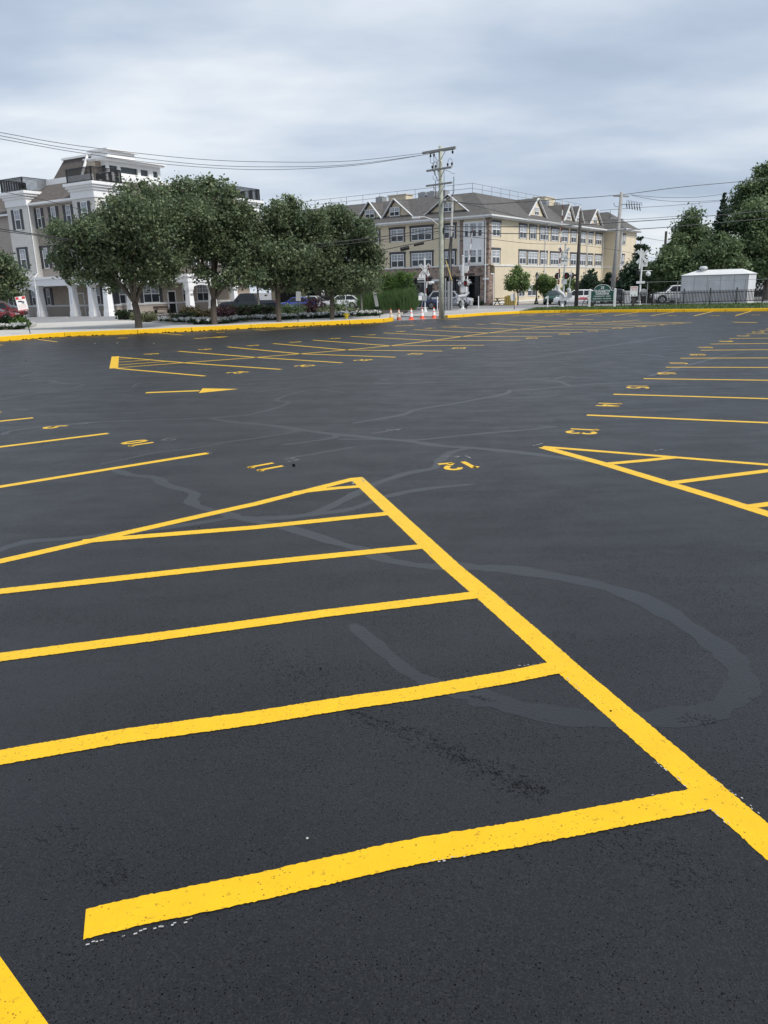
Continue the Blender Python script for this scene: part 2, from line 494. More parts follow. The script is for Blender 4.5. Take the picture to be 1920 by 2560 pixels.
def kerb(name, line, label, wdt=.34, h=.24):
    back = off_line(line, wdt); top = off_line(line, .03)
    mb = MB(); n = len(line); v = []
    for a, t, b in zip(line, top, back):
        v += [(a.x, a.y, -.05), (t.x, t.y, h - .02), (t.x + (b.x - t.x) * .12, t.y + (b.y - t.y) * .12, h), (b.x, b.y, .12), (b.x, b.y, -.05)]
    f = [(5 * i + k, 5 * (i + 1) + k, 5 * (i + 1) + k + 1, 5 * i + k + 1) for i in range(n - 1) for k in range(4)]
    f += [(0, 1, 2, 3, 4), tuple(5 * (n - 1) + k for k in (4, 3, 2, 1, 0))]
    mb.add(v, f)
    for a, t, b in zip(line, top, back):                     # joints between cast lengths
        d = Vector((t.y - b.y, b.x - t.x, 0)).normalized() * .012
        mb.add([a - d + V0(t, b, -.004, -.05), a + d + V0(t, b, -.004, -.05), t + d + V0(t, b, -.004, h - .02), t - d + V0(t, b, -.004, h - .02)], [(0, 1, 2, 3)], 1)
    o = mb.build(name, [YELK, CRK]); tag(o, kind='structure'); return o


def dens(line, st=3.0):
    q = [line[0]]
    for a, b in zip(line, line[1:]):
        n = max(1, round((b - a).length / st)); q += [a.lerp(b, (i + 1) / n) for i in range(n)]
    return q


kerb('kerb', dens(KL), '', .50); kerb('kerb', dens(KR), '', .40, .19)
# chipped asphalt crumbs along the kerb foot
kc = MB(); rr = random.Random(3)
for i in range(150):
    k = rr.randrange(2, len(KL) - 2); p = KL[k].lerp(KL[k + 1], rr.random())
    r_ = rr.uniform(.02, .07)
    kc.lathe([(r_, .001), (r_ * .8, r_ * .5), (r_ * .2, r_ * .75)], 6, (p.x + rr.uniform(-.05, .12), p.y - rr.uniform(.0, .1), 0))
tag(kc.build('asphalt_crumbs', CRK), kind='stuff')

# walks, drives, beds beyond the kerbs
KLb = off_line(KL, .5)
walk = [(p.x, p.y) for p in KLb[2:]] + [tuple(G(*q)[:2]) for q in ((1000, 795), (985, 790.5), (960, 789.5), (640, 803), (528, 813.5), (460, 812), (392, 808), (350, 803), (270, 805), (60, 812), (-60, 820))]
tag(MB().poly(walk, -.02, .105).build('sidewalk', CONC), kind='structure')
drive = [tuple(G(*q)[:2]) for q in ((60, 812), (270, 805), (350, 803), (352, 797), (560, 783), (575, 779), (300, 791), (-120, 797), (-160, 812))]
tag(MB().poly(drive, -.02, .06).build('driveway', ROADM), kind='structure')
entr = [tuple(G(*q)[:2]) for q in ((984, 803), (1119, 795), (1113, 790.5), (1000, 793.5))]
tag(MB().poly([(p[0], p[1]) for p in entr], -.02, .02).build('driveway', ROADM), kind='structure')
KRb = off_line(KR, .4)
rw = [(p.x, p.y) for p in KRb[:4]] + [tuple(G(*q)[:2]) for q in ((1320, 773.5), (1190, 774.5), (1060, 785), (1000, 793))]
tag(MB().poly(rw, -.02, .10).build('sidewalk', CONC2), kind='structure')
lawn = [(p.x, p.y) for p in KRb[3:]] + [tuple(G(*q)[:2]) for q in ((2700, 752), (2100, 758), (1700, 763.5), (1500, 768), (1340, 772.5))]
tag(MB().poly(lawn, -.02, .11).build('lawn', GRASSM), kind='structure')
bed_px = [(352, 802), (392, 809.5), (440, 812.5), (528, 815), (640, 805.5), (800, 798), (960, 791), (1000, 787), (1020, 780), (960, 779), (800, 778), (600, 781), (470, 786), (392, 791), (330, 796)]
bed = [tuple(G(*q)[:2]) for q in bed_px]
mbk = MB().poly(bed, -.02, .15)
tag(mbk.build('planting_bed', SOIL), kind='structure')
bk = [Vector((p[0], p[1], 0)) for p in bed[:8]]
mb = MB(); bo = off_line(bk, -.28)
for i in range(len(bk) - 1):
    mb.poly([bk[i], bk[i + 1], bo[i + 1], bo[i]], -.02, .19)
tag(mb.build('kerb', CONC2), kind='structure')
isl = [tuple(G(*q)[:2]) for q in ((-120, 832), (0, 829), (55, 826), (78, 820), (82, 814), (66, 808), (20, 807), (-120, 812))]
tag(MB().poly(isl, -.02, .15).build('planting_bed', SOIL), kind='structure')
ik = [Vector((p[0], p[1], 0)) for p in isl[:6]]; io = off_line(ik, -.3); mb = MB()
for i in range(len(ik) - 1): mb.poly([ik[i], ik[i + 1], io[i + 1], io[i]], -.02, .20)
tag(mb.build('kerb', CONC2), kind='structure')

# ---------------------------------------------------------------- painted markings
Zp = .0014
LW = .125


def stripe(pts, w=LW, px=True, ext0=0, ext1=0, z=Zp, name='stall_line'):
    q = [G(*p) for p in pts] if px else [Vector(p) for p in pts]
    if ext0: q[0] = q[0] + (q[0] - q[1]).normalized() * ext0
    if ext1: q[-1] = q[-1] + (q[-1] - q[-2]).normalized() * ext1
    near = min(p.y for p in q) < 14
    mb = MB().ribbon(q, w, z, jit=.0026 if near else .003, step=.011 if near else .3)
    return mb.build(name, YEL, lot)


def island(name, lines):
    mb = MB()
    for k, (pts, w, e0, e1) in enumerate(lines):
        q = [G(*p) for p in pts]
        if e0: q[0] = q[0] + (q[0] - q[1]).normalized() * e0
        if e1: q[-1] = q[-1] + (q[-1] - q[-2]).normalized() * e1
        near = min(p.y for p in q) < 16
        mb.ribbon(q, w, Zp + .0003 * k, jit=.003 if near else .002, step=.011 if near else .3)
    return mb.build(name, YEL, lot)


spine = [(890.6, 1195), (1131, 1419.5), (1208, 1483.5), (1341, 1600), (1414, 1666.4), (1649, 1870), (1768, 1972), (1877, 2067), (1990, 2165)]
island('hatched_island', [
    (spine, .155, .02, 3.0),
    ([(886, 1197), (640, 1259.5), (560, 1277), (0, 1403.5)], .125, 0, 4),
    ([(902, 1216), (840, 1220.5), (757, 1229.5)], .11, 0, .1),
    ([(975, 1283.5), (640, 1318.5), (560, 1325), (278, 1347.5), (205, 1354)], .12, 0, 0),
    ([(1062, 1366), (560, 1417), (300, 1446), (0, 1479)], .12, 0, 3),
    ([(1204, 1486), (810, 1534), (400, 1591), (0, 1643.5)], .125, 0, 3),
    ([(1400, 1667), zI(1659, 238), zI(1000, 352), zI(600, 408), zI(0, 506), (300, 1842), (0, 1894.5)], .135, 0, 2),
    ([(1754, 1998), zI(1659, 1268), zI(1150, 1350), zI(850, 1410), zI(0, 1605), (360, 2276), (212, 2311)], .14, 0, 0),
])
bl = [G(*q) for q in ((0, 2391), (122, 2562), (300, 2830), (-60, 2830), (-330, 2500), (-330, 2000))]
bl = [G(-60, 2303), G(0, 2391), G(62, 2478), G(125, 2566), G(260, 2760)]
mb = MB(); o2 = off_line(bl, -.16)
mb.add([(p.x, p.y, Zp) for p in bl + list(reversed(o2))], [tuple(range(len(bl) * 2))][:1])
mb.build('stall_line', YEL, lot)

island('hatched_island', [
    ([(1357, 1118), (1511, 1160), (1666, 1207), (1800, 1247), (1920, 1285)], .15, 0, 5),
    ([(1357, 1117), zF(1020, 628), (1920, 1162)], .11, 0, 4),
    ([(1515, 1160), (1610, 1151.5), (1689, 1143.5)], .12, 0, 0),
    ([(1678, 1207.5), (1920, 1177)], .12, 0, 3.2),
    ([(1872, 1267), (1920, 1260.7)], .125, 0, 4.5),
])
island('hatched_island', [
    ([zA(747, 314), zA(737, 391)], .25, 0, 0),
    ([zA(745, 316), zA(1190, 355)], .12, 0, 0),
    ([zA(740, 389), zA(1190, 355)], .11, 0, 0),
    ([zA(752, 335), zA(862, 326.5)], .10, 0, 0),
    ([zA(748, 353), zA(985, 336)], .10, 0, 0),
    ([zA(745, 372), zA(1085, 346)], .10, 0, 0),
])
# left stalls
for a, b in (((0, 1217), (519, 1133)), ((0, 1117.4), (270, 1083.5)), ((0, 1053), (83, 1044.5)), ((-120, 1036), (3, 1030.5))):
    stripe([b, a], ext1=6)
# right stalls
RE = [((1467, 1037.7), (1920, 1057)), ((1533.5, 985.6), (1920, 996.8)), ((1608.7, 946.7), (1920, 950.7)), ((1664.6, 918.1), (1920, 918.6)),
      ((1700.5, 895.6), (1920, 894.8)), ((1751.8, 875.6), (1920, 874.2)), ((1776.5, 860.2), (1920, 858.6)), ((1823, 846.4), (1920, 845.4)),
      ((1866, 834.8), (1920, 834.3)), ((1898, 826), (1960, 825.4)), ((1922, 819), (1990, 818.3))]
for a, b in RE: stripe([a, b], ext1=5.5)
# middle double row
stripe([zA(1190, 355), (640, 893.5), (750.5, 884.6), (866, 875), (976, 864.5), (1082, 851.3), (1240, 830), (1280, 825), (1434, 810), (1527, 804), (1600, 800)], .13)
ML = [zA(1155, 280), zA(1475, 252), zB(215, 230), zB(473, 208), zB(717, 184), zB(930, 161), zB(1127, 140), zB(1308, 123), (1225, 808.3), (1275, 804.8), (1331, 801.5)]
MC = [zA(1190, 355), (640, 893.5), (750.5, 884.6), (866, 875), (976, 864.5), (1082, 851.3), (1150, 841.5), (1220, 832.5), (1295, 823.2), (1362, 816.5), (1434, 810), (1480, 807), (1527, 804)]
MR = [zA(1327, 441), zB(265, 398), zB(662, 355), zB(1008, 319), zB(1312, 280), zB(1582, 241), zC(50, 235), zC(262, 209), zC(457, 184), zC(625, 165), zC(787, 152), zC(925, 141), zC(1060, 131), zC(1165, 122)]
stripe([zA(752, 391), MR[0]], .135)
for i in range(13):
    if i == 0: stripe([MC[0], MR[1]], .135)
    elif i - 1 < len(ML): stripe([ML[i - 1], MC[i], MR[i + 1]], .135)
    else: stripe([MC[i], MR[i + 1]], .135)
# bays against the yellow kerbs
for a, b in ((zC(5, 77), zC(165, 62)), (zC(213, 76), zC(385, 57)), (zC(445, 77), zC(625, 53)), (zC(660, 76), zC(838, 49.5)), (zC(900, 76), zC(1060, 49.5)), (zC(1180, 77), zC(1305, 47.5)), (zC(1447, 76), zC(1555, 44.5)),
             (zA(372, 220), zA(245, 203)), (zA(1180, 175), zA(1030, 163)), (zA(17, 241), zA(-120, 230)), (zB(165, 145), zB(90, 140)), ((1151, 799.3), (1098, 797.3))):
    stripe([a, b], .115)
island('hatched_island', [([zB(180, 143), zB(430, 126)], .1, 0, 0), ([zB(120, 140), zB(300, 128)], .08, 0, 0), ([zB(160, 146), zB(360, 129)], .08, 0, 0)])


def arrow(tail, neck, tip, w=.16, hw=.62):
    a, b, c = (G(*q) for q in (tail, neck, tip)); d = (c - a).normalized(); n = Vector((-d.y, d.x, 0))
    mb = MB().ribbon([a, b], w, Zp, .003, step=.3)
    h0 = b + d * .03
    mb.add([(q.x, q.y, Zp) for q in (h0 + n * hw / 2, h0 - n * hw / 2, c)], [(1, 2, 0)])
    mb.build('direction_arrow', YEL, lot)


arrow(zA(945, 549), zA(1292, 536), zA(1548, 525), .19, .85)
arrow(zA(1258, 198), zA(1395, 190), zA(1488, 185), .22, .8)
arrow(zB(1003, 117.5), zB(1095, 113), zB(1146, 110), .2, .4)
stripe([zC(355, 98.5), zC(528, 99.5)], .22, name='direction_arrow')
stripe([zC(1433, 117.5), zC(1590, 121)], .22, name='direction_arrow')


def arc(cx, cy, rx, ry, a0, a1, n=8):
    return [(cx + rx * math.cos(R(a0 + (a1 - a0) * i / n)), cy + ry * math.sin(R(a0 + (a1 - a0) * i / n))) for i in range(n + 1)]


DIG = {'0': [arc(.28, .5, .22, .44, 95, 265, 12), arc(.28, .5, .22, .44, -85, 85, 12)],
       '1': [[(.12, .80), (.28, .95)], [(.29, .97), (.29, 0.0)]],
       '2': [arc(.28, .72, .23, .23, 175, -35, 10) + [(.30, .38)], [(.24, .30), (.05, .06)], [(.02, .05), (.56, .05)]],
       '3': [arc(.26, .72, .22, .22, 160, -80, 10), arc(.26, .26, .24, .23, 80, -160, 10)],
       '4': [[(.40, .0), (.40, .95)], [(.36, .93), (.04, .34), (.30, .34)], [(.45, .34), (.56, .34)]],
       '5': [[(.52, .95), (.12, .95), (.08, .56)], arc(.27, .30, .25, .26, 120, -150, 12)],
       '6': [arc(.28, .28, .23, .24, 0, 360, 14), [(.06, .36), (.16, .70), (.38, .96)]],
       '7': [[(.03, .95), (.54, .95)], [(.50, .88), (.20, .0)]],
       '8': [arc(.28, .73, .20, .20, 0, 360, 12), arc(.28, .26, .24, .24, 0, 360, 12)],
       '9': [arc(.28, .70, .23, .24, 0, 360, 14), [(.50, .62), (.40, .28), (.18, .02)]]}


def number(txt, ctr, up_dir, h=.44, mat=None, w=None, z=Zp, sw=.62, name='stall_number'):
    c = G(*ctr) if len(ctr) == 2 else ctr
    u = Vector((up_dir[0], up_dir[1], 0)).normalized(); r_ = Vector((u.y, -u.x, 0))
    adv = sw * h; tot = adv * len(txt); mb = MB()
    for k, ch in enumerate(txt):
        for st in DIG[ch]:
            pts = [c + r_ * (-tot / 2 + k * adv + px * h * .92) + u * ((py - .5) * h) for px, py in st]
            mb.ribbon(pts, w or .185 * h, z, .002, step=.04)
    return mb.build(name, mat or YEL, lot)


def dirpx(a, b):
    d = G(*b) - G(*a); return (d.x, d.y)


dl = dirpx((519, 1133), (0, 1217))
number('9', zD(357, 277), dirpx((270, 1083.5), (0, 1117.4)), .39)
number('10', zD(888, 382), dl, .39); number('11', zE(262, 535), dl, .375)
number('12', (1146, 1164.5), dirpx((887, 1196), (1400, 1658)), .385)
rc = [zF(460, 462), zF(630, 290), zF(815, 175), zF(1005, 86), zF(1077, 20.5), zC(1203, 328), zC(1253, 281), zC(1390, 242), zC(1503, 207.5), zC(1597, 182), zC(1690, 162)]
for k, c in enumerate(rc):
    a, b = RE[min(k, len(RE) - 1)]; number(str(13 + k), c, dirpx(a, b), .42)
nc = [zA(1545, 417), zB(30, 415), zB(423, 374), zB(800, 337), zB(1142, 297), zB(1418, 260), zC(130, 221), zC(340, 195), zC(523, 174), zC(683, 157), zC(836, 145), zC(965, 135), zC(1080, 124)]
nc.pop(1)
for k, c in enumerate(nc):
    i = min(k + 1, 12); number(str(24 + k), c, dirpx(MR[min(i, len(MR) - 1)], MC[i - 1]), .45)
fc = [zA(985, 298), zA(1330, 268), zA(1640, 243), zB(360, 221), zB(617, 197), zB(847, 174), zB(1043, 152), zB(1228, 131), zB(1395, 117), zB(1560, 106), zC(-60, 121), zC(60, 112)]
for k, c in enumerate(fc[:10]):
    i = max(1, min(k, len(ML) - 1)); number(str(46 - k), c, dirpx(ML[i - 1], MC[i]), .45)
for k, c in enumerate((zC(120, 75), zC(340, 76), zC(560, 76), zC(787, 76), zC(1043, 75), zC(1320, 75.5), zC(1584, 71))):
    number(str(60 + k), c, dirpx(zC(445, 77), zC(625, 53)), .42)
number('48', zA(793, 194), dirpx(zA(372, 220), zA(245, 203)), .42); number('47', zA(1431, 158), dirpx(zA(372, 220), zA(245, 203)), .42)

# layout chalk
def chalk(pts, w=.012, dash=True, seed=0):
    rr = random.Random(seed + len(pts)); q = [G(*p) for p in pts]; mb = MB()
    for a, b in zip(q, q[1:]):
        n = max(2, int((b - a).length / .012))
        for i in range(n):
            if dash and rr.random() < .5: continue
            p0 = a.lerp(b, i / n); p1 = a.lerp(b, (i + rr.uniform(.6, 1.0)) / n)
            o = Vector((rr.uniform(-.008, .008), rr.uniform(-.008, .008), 0))
            mb.ribbon([p0 + o, p1 + o], w * rr.uniform(.3, 1), .0042)
    if mb.v: mb.build('chalk_mark', CHALK, lot)


for i, c in enumerate(([zJ(575, 1192), zJ(1260, 1035)], [zI(1090, 1450), zI(1380, 1400)], [zG(790, 1018), zG(980, 995)], [zG(920, 790), zG(1050, 880), zG(1130, 960)], [zG(1370, 950), zG(1500, 1040), zG(1630, 1150)],
                       [zG(1100, 1120), zG(1290, 1096), zG(1490, 1280)], [zG(1285, 880), zG(1370, 950)], [zG(0, 175), zG(240, 148)], [zG(355, 245), zG(470, 345)], [zH(90, 213), zH(160, 262)], [zH(195, 303), zH(245, 350)], [zH(280, 275), zH(370, 350)], [zE(1005, 800), zE(1040, 830)], [zE(1065, 855), zE(1085, 885)], [zE(1320, 1065), zE(1345, 1110)], [zE(1210, 1003), zE(1270, 1032)])):
    chalk(c, .0065, seed=i)
for c in ([zE(385, 494), zE(460, 481)], [zE(408, 506), zE(495, 489)], [zE(1440, 470), zE(1530, 470), zE(1500, 480)], [zE(1560, 464), zE(1598, 482)], [zF(132, 558), zF(205, 540)], [zD(90, 172), zD(140, 172), zD(190, 165), zD(150, 174)], [zD(500, 262), zD(530, 254), zD(575, 253), zD(540, 262), zD(500, 262)], [zD(575, 253), zD(620, 246)],
          [zD(1050, 367), zD(1080, 355), zD(1140, 350)], [zD(1060, 370), zD(1140, 362)], [zF(178, 428), zF(210, 434), zF(242, 428)], [zF(478, 277), zF(540, 273)], [zF(615, 178), zF(660, 175)], [zF(780, 82), zF(830, 85)], [zF(918, 590), zF(980, 580)], [zE(965, 322), zE(1010, 315), zE(1060, 305), zE(1150, 292)], [zE(1050, 295), zE(1140, 300)], [zE(822, 300), zE(852, 299)], [zE(830, 630), zE(838, 652)], [zE(890, 612), zE(908, 635)], [zD(690, 318), zD(712, 322)], [zD(1340, 440), zD(1368, 448)],
          [zC(560, 383), zC(700, 405)], [zF(1340, 383), zF(1362, 385)], [zF(1610, 240), zF(1640, 238)], [zC(1070, 300), zC(1110, 302)], [zC(935, 380), zC(975, 382)], [zB(490, 378), zB(550, 376)], [zB(860, 339), zB(905, 337)], [zB(1200, 297), zB(1245, 296)], [zB(255, 217), zB(305, 216)], [zB(760, 173), zB(800, 173)], [zA(900, 294), zA(960, 291)], [zA(1250, 262), zA(1305, 260)], [zA(1545, 239), zA(1600, 237)]):
    chalk(c, .016, dash=False)

# sealed cracks: smoother lighter bands in the coat
cs = MB(); rs = random.Random(11); kz = [0]


def sealed(pts, w):
    q = [G(*p) for p in pts]; r_ = []
    for i in range(len(q) - 1):                          # smooth curve through the surveyed points
        p0, p1, p2, p3 = q[max(i - 1, 0)], q[i], q[i + 1], q[min(i + 2, len(q) - 1)]
        n = max(4, min(24, int((p2 - p1).length / .15)))
        for k in range(n):
            t = k / n; r_.append(.5 * ((2 * p1) + (p2 - p0) * t + (2 * p0 - 5 * p1 + 4 * p2 - p3) * t * t + (3 * p1 - p0 - 3 * p2 + p3) * t ** 3))
    r_.append(q[-1])
    ph = rs.uniform(0, 6); ws = [.85 * w * (1 + .16 * math.sin(i * .7 + ph) + .1 * math.sin(i * 1.9 + 2 * ph)) for i in range(len(r_))]
    ws[0] *= .4; ws[-1] *= .4
    kz[0] += 1; cs.ribbon(r_, ws, .0004 + .00002 * kz[0], .01)


for pts, w_ in (([zD(20, 330), zD(120, 295), zD(600, 248), zD(850, 238), zD(1360, 220), zD(1500, 210), zE(180, 195), zE(300, 165), zE(420, 120), zE(340, 100), zE(560, 38), zE(780, 55)], .13),
                ([zD(1360, 222), zD(1440, 236), zE(60, 246), zE(300, 268), zE(520, 300), zE(720, 325), zE(1000, 352), zE(1200, 370), zE(1400, 400), zE(1659, 418), zF(100, 605), zF(330, 634), zF(520, 658)], .17),
                ([zE(700, 325), zE(722, 345), zE(560, 372), zE(370, 395)], .1), ([zE(500, 300), zE(250, 345), zE(0, 378), zD(1300, 410), zD(1000, 445), zD(800, 490), zD(640, 520)], .09),
                ([zE(740, 358), zE(1000, 358), zE(1250, 362), zE(1659, 322), zF(150, 447), zF(290, 430)], .11),
                ([zE(830, 255), zE(1150, 200), zE(1250, 165), zE(1500, 125), zE(1659, 95), (1262, 985), (1275, 975)], .14), ([zE(390, 485), zE(600, 450), zE(870, 402)], .1),
                ([zE(1600, 412), zE(1480, 440), zE(1400, 495), zE(1360, 545), zE(1200, 575), zE(1000, 640), zE(850, 710), zE(640, 815), zE(450, 860), zE(200, 870), zE(0, 862)], .14),
                ([zE(1620, 648), zE(1300, 680), zE(1050, 730), zE(860, 800), zE(650, 838), zE(330, 867)], .12),
                ([zD(1500, 868), zD(1000, 940), zD(550, 992), zD(200, 1020), zD(70, 1050), zD(-60, 1100)], .13),
                ([zD(740, 555), zD(850, 590), zD(1000, 605), zD(1080, 655), zD(1250, 705), zD(1240, 765), zD(1330, 810), zD(1500, 850), zE(100, 870), zE(400, 930), zE(700, 1020), zE(900, 1075), (960, 1398), (1060, 1415), (1150, 1417)], .15),
                ([zH(0, 122), zH(200, 140), zH(350, 150), zH(700, 205), zH(1000, 290), zH(1200, 400), zH(1350, 500), zH(1465, 590), zH(1528, 690), zH(1520, 760), zH(1440, 835), zH(1300, 883), zH(1000, 910), zH(700, 900), zH(450, 860), zH(280, 815), zH(150, 785)], .19),
                ([(880, 1560), (960, 1630), (1040, 1690), (1180, 1745)], .12),
                ([zF(0, 200), zF(200, 185), zF(380, 168), zF(500, 157), zF(900, 137)], .12), ([zF(90, 122), zF(270, 135), zF(330, 150), zF(385, 172)], .13), ([zF(270, 128), zF(350, 105), zF(430, 115)], .1), ([zF(0, 246), zF(180, 238), zF(310, 222)], .1),
                ([zF(890, 105), zF(1080, 50), zF(1270, 0), zC(1330, 345), zC(1460, 320), zC(1659, 300)], .15), ([zC(0, 355), zC(300, 322), zC(600, 275), zC(830, 240), zC(1000, 213), zC(1150, 201)], .15),
                ([zC(820, 322), zC(930, 335), zC(1000, 345), zC(1080, 352)], .13), ([zB(0, 500), zB(300, 462), zB(800, 392)], .12), ([zB(100, 548), zB(340, 515), zB(760, 488)], .12), ([zB(870, 480), zB(920, 490), zB(1000, 492)], .13), ([zB(1060, 492), zB(1290, 480)], .1), ([zB(1250, 446), zB(1659, 442)], .1), ([zB(910, 462), zB(950, 470)], .1),
                ([zA(20, 585), zA(300, 545), zA(480, 520), zA(740, 517)], .12), ([zA(320, 470), zA(420, 490), zA(540, 495), zA(480, 515)], .15), ([zA(0, 480), zA(180, 460), zA(300, 460)], .1), ([zA(130, 450), zA(270, 405)], .1), ([zA(860, 515), zA(880, 495), zA(920, 485)], .13), ([zA(800, 570), zA(1000, 585)], .1), ([zA(1480, 498), zA(1659, 495)], .1)):
    sealed(pts, w_)
cs.build('crack_sealant', SEAL, lot)

# open alligator cracks in the foreground
ck = MB(); rc_ = random.Random(21)


def crack(path, n, spread, wmax):
    q = [G(*p) for p in path]
    for k in range(n):
        s0 = rc_.random() * (len(q) - 1); i = int(s0); p = q[i].lerp(q[i + 1], s0 - i)
        d = (q[i + 1] - q[i]).normalized(); nn = Vector((-d.y, d.x, 0))
        p = p + nn * rc_.gauss(0, spread); ang = rc_.gauss(0, .5)
        ln = rc_.uniform(.005, .028) ; pts = [p]
        for j in range(rc_.randrange(2, 6)):
            ang += rc_.gauss(0, .55); st = d * math.cos(ang) + nn * math.sin(ang); p = p + st * ln / 3; pts.append(p)
        ws = [wmax * .36 * rc_.uniform(.25, 1) for _ in pts]; ws[0] = ws[-1] = .001
        ck.ribbon(pts, ws, .0012)


crack([zI(0, 0), zI(130, 190), zI(430, 350), zI(600, 450), zI(870, 560), zI(1150, 660), zI(1400, 800), zI(1659, 900)], 420, .075, .008)
crack([zI(600, 450), zI(870, 560), zI(1150, 660), zI(1400, 800), zI(1659, 900)], 240, .03, .012)
crack([zG(0, 910), zG(100, 960), zG(220, 1000)], 120, .03, .012); crack([zI(1380, 355), zI(1520, 400)], 16, .004, .008)
crack([zH(1220, 890), zH(1290, 915), zH(1380, 910)], 60, .025, .01); crack([zH(150, 785), zH(230, 805)], 14, .006, .008)
crack([zI(0, 90), zI(420, 250)], 150, .12, .006); crack([zG(700, 1230), zG(880, 1400), zG(1300, 1560)], 120, .08, .008)
crack([zH(560, 480), zH(690, 490)], 60, .05, .007); crack([zH(700, 60), zH(1000, 150), zH(1250, 240), zH(1560, 330)], 240, .12, .008)
crack([zJ(300, 450), zJ(620, 650), zJ(760, 790)], 160, .05, .006); crack([zF(80, 940), zF(300, 930)], 100, .12, .008)
for a in ((100, 1600), (300, 1700), (1500, 1400), (1700, 1500), (900, 1900), (1500, 2250), (1100, 2300), (600, 2100), (1300, 1900), (1800, 1800), (300, 1560), (1200, 1280), (1650, 1330)):
    crack([a, (a[0] + 160, a[1] + 30)], 26, .2, .006)
ck.build('pavement_crack', M('crack_tar', (.0045, .0045, .005), .75, spec=.22), lot)  # near-black tar colour for the crack ribbons
# a few loose stones
for k, q in enumerate((zI(418, 187), zI(332, 1289), zA(615, 232), zA(760, 230), zA(998, 233), zG(640, 463), zD(1290, 932), zE(452, 530), zA(168, 349))):
    p = G(*q); s_ = .006 if q[1] > 1300 else .022
    o = MB().lathe([(s_ * .7, 0), (s_, s_ * .5), (s_ * .5, s_)], 7).build('pebble', [CRK, CHALK, CHALK, CHALK, CHALK, CRK, CRK, CRK, CRK][k], None, loc=(p.x, p.y, .001))
    tag(o, ['black stone chip on the asphalt above the fourth hatch line', 'white stone speck between the two nearest hatch lines', 'white pebble on the asphalt near the left yellow kerb', 'pale pebble right beside another, by the left yellow kerb', 'pale pebble left of the far hatched triangle top', 'dark chip on the wide diagonal yellow line', 'dark chip under the long left hatch line', 'dark chip beside the painted number 11', 'dark chip on the asphalt left of the far hatched triangle'][k], 'pebble', 'loose stone chips on the lot')

# ---------------------------------------------------------------- foliage
def leaf_mesh(name, lobes, n_leaf, size, m, parent=None, seed=0, per=26, sig=.28, flat=.0, up=.25, inner=.35, wpow=1.0):
    """lobes: (x, y, z, rx, ry, rz). Leaves are gathered in sprays through the crown's volume."""
    rg = np.random.default_rng(seed)
    L = np.array(lobes, float); vol = (L[:, 3] * L[:, 5]); vol = vol ** wpow; pr_ = vol / vol.sum()
    nc = max(1, n_leaf // per)
    li = rg.choice(len(L), nc, p=pr_)
    d = rg.normal(size=(nc, 3)); d /= np.linalg.norm(d, axis=1)[:, None]
    rad = np.where(rg.random(nc) < inner, rg.uniform(.35, .85, nc), rg.uniform(.80, 1.02, nc))
    lump = .93 + .09 * np.sin(d[:, 0] * 5 + seed) * np.sin(d[:, 2] * 6 + 2 * seed) + .05 * np.sin(d[:, 1] * 11 + seed)
    c = L[li, :3] + d * L[li, 3:6] * (rad * lump)[:, None]
    tone = np.clip(rg.normal(.45, .24, nc), 0, 1)
    ci = np.repeat(np.arange(nc), per); n = len(ci)
    p = c[ci] + rg.normal(size=(n, 3)) * np.minimum(sig, .5 * L[li, 3])[ci][:, None] * np.array([1, 1, .75])
    nr = d[ci] * .5 + rg.normal(size=(n, 3)) * .6; nr[:, 2] += up; nr /= np.linalg.norm(nr, axis=1)[:, None]
    t = rg.normal(size=(n, 3)); t -= nr * (t * nr).sum(1)[:, None]; t /= np.linalg.norm(t, axis=1)[:, None]
    b = np.cross(nr, t); s_ = size * rg.uniform(.6, 1.35, n)[:, None]
    q = np.stack([p - t * s_ * .62, p - b * s_ * .36 + nr * s_ * .08, p + t * s_ * .62, p + b * s_ * .36 + nr * s_ * .08], 1).reshape(-1, 3)
    me = bpy.data.meshes.new(name)
    me.vertices.add(n * 4); me.vertices.foreach_set('co', q.ravel())
    me.loops.add(n * 4); me.loops.foreach_set('vertex_index', np.arange(n * 4))
    me.polygons.add(n); me.polygons.foreach_set('loop_start', np.arange(n) * 4); me.polygons.foreach_set('loop_total', np.full(n, 4))
    me.materials.append(m); me.update(calc_edges=True)
    a = me.attributes.new('tone', 'FLOAT', 'FACE'); a.data.foreach_set('value', np.clip(tone[ci] + rg.normal(0, .08, n), 0, 1).astype(np.float32))
    o = bpy.data.objects.new(name, me); COL.objects.link(o)
    if parent: o.parent = parent
    return o


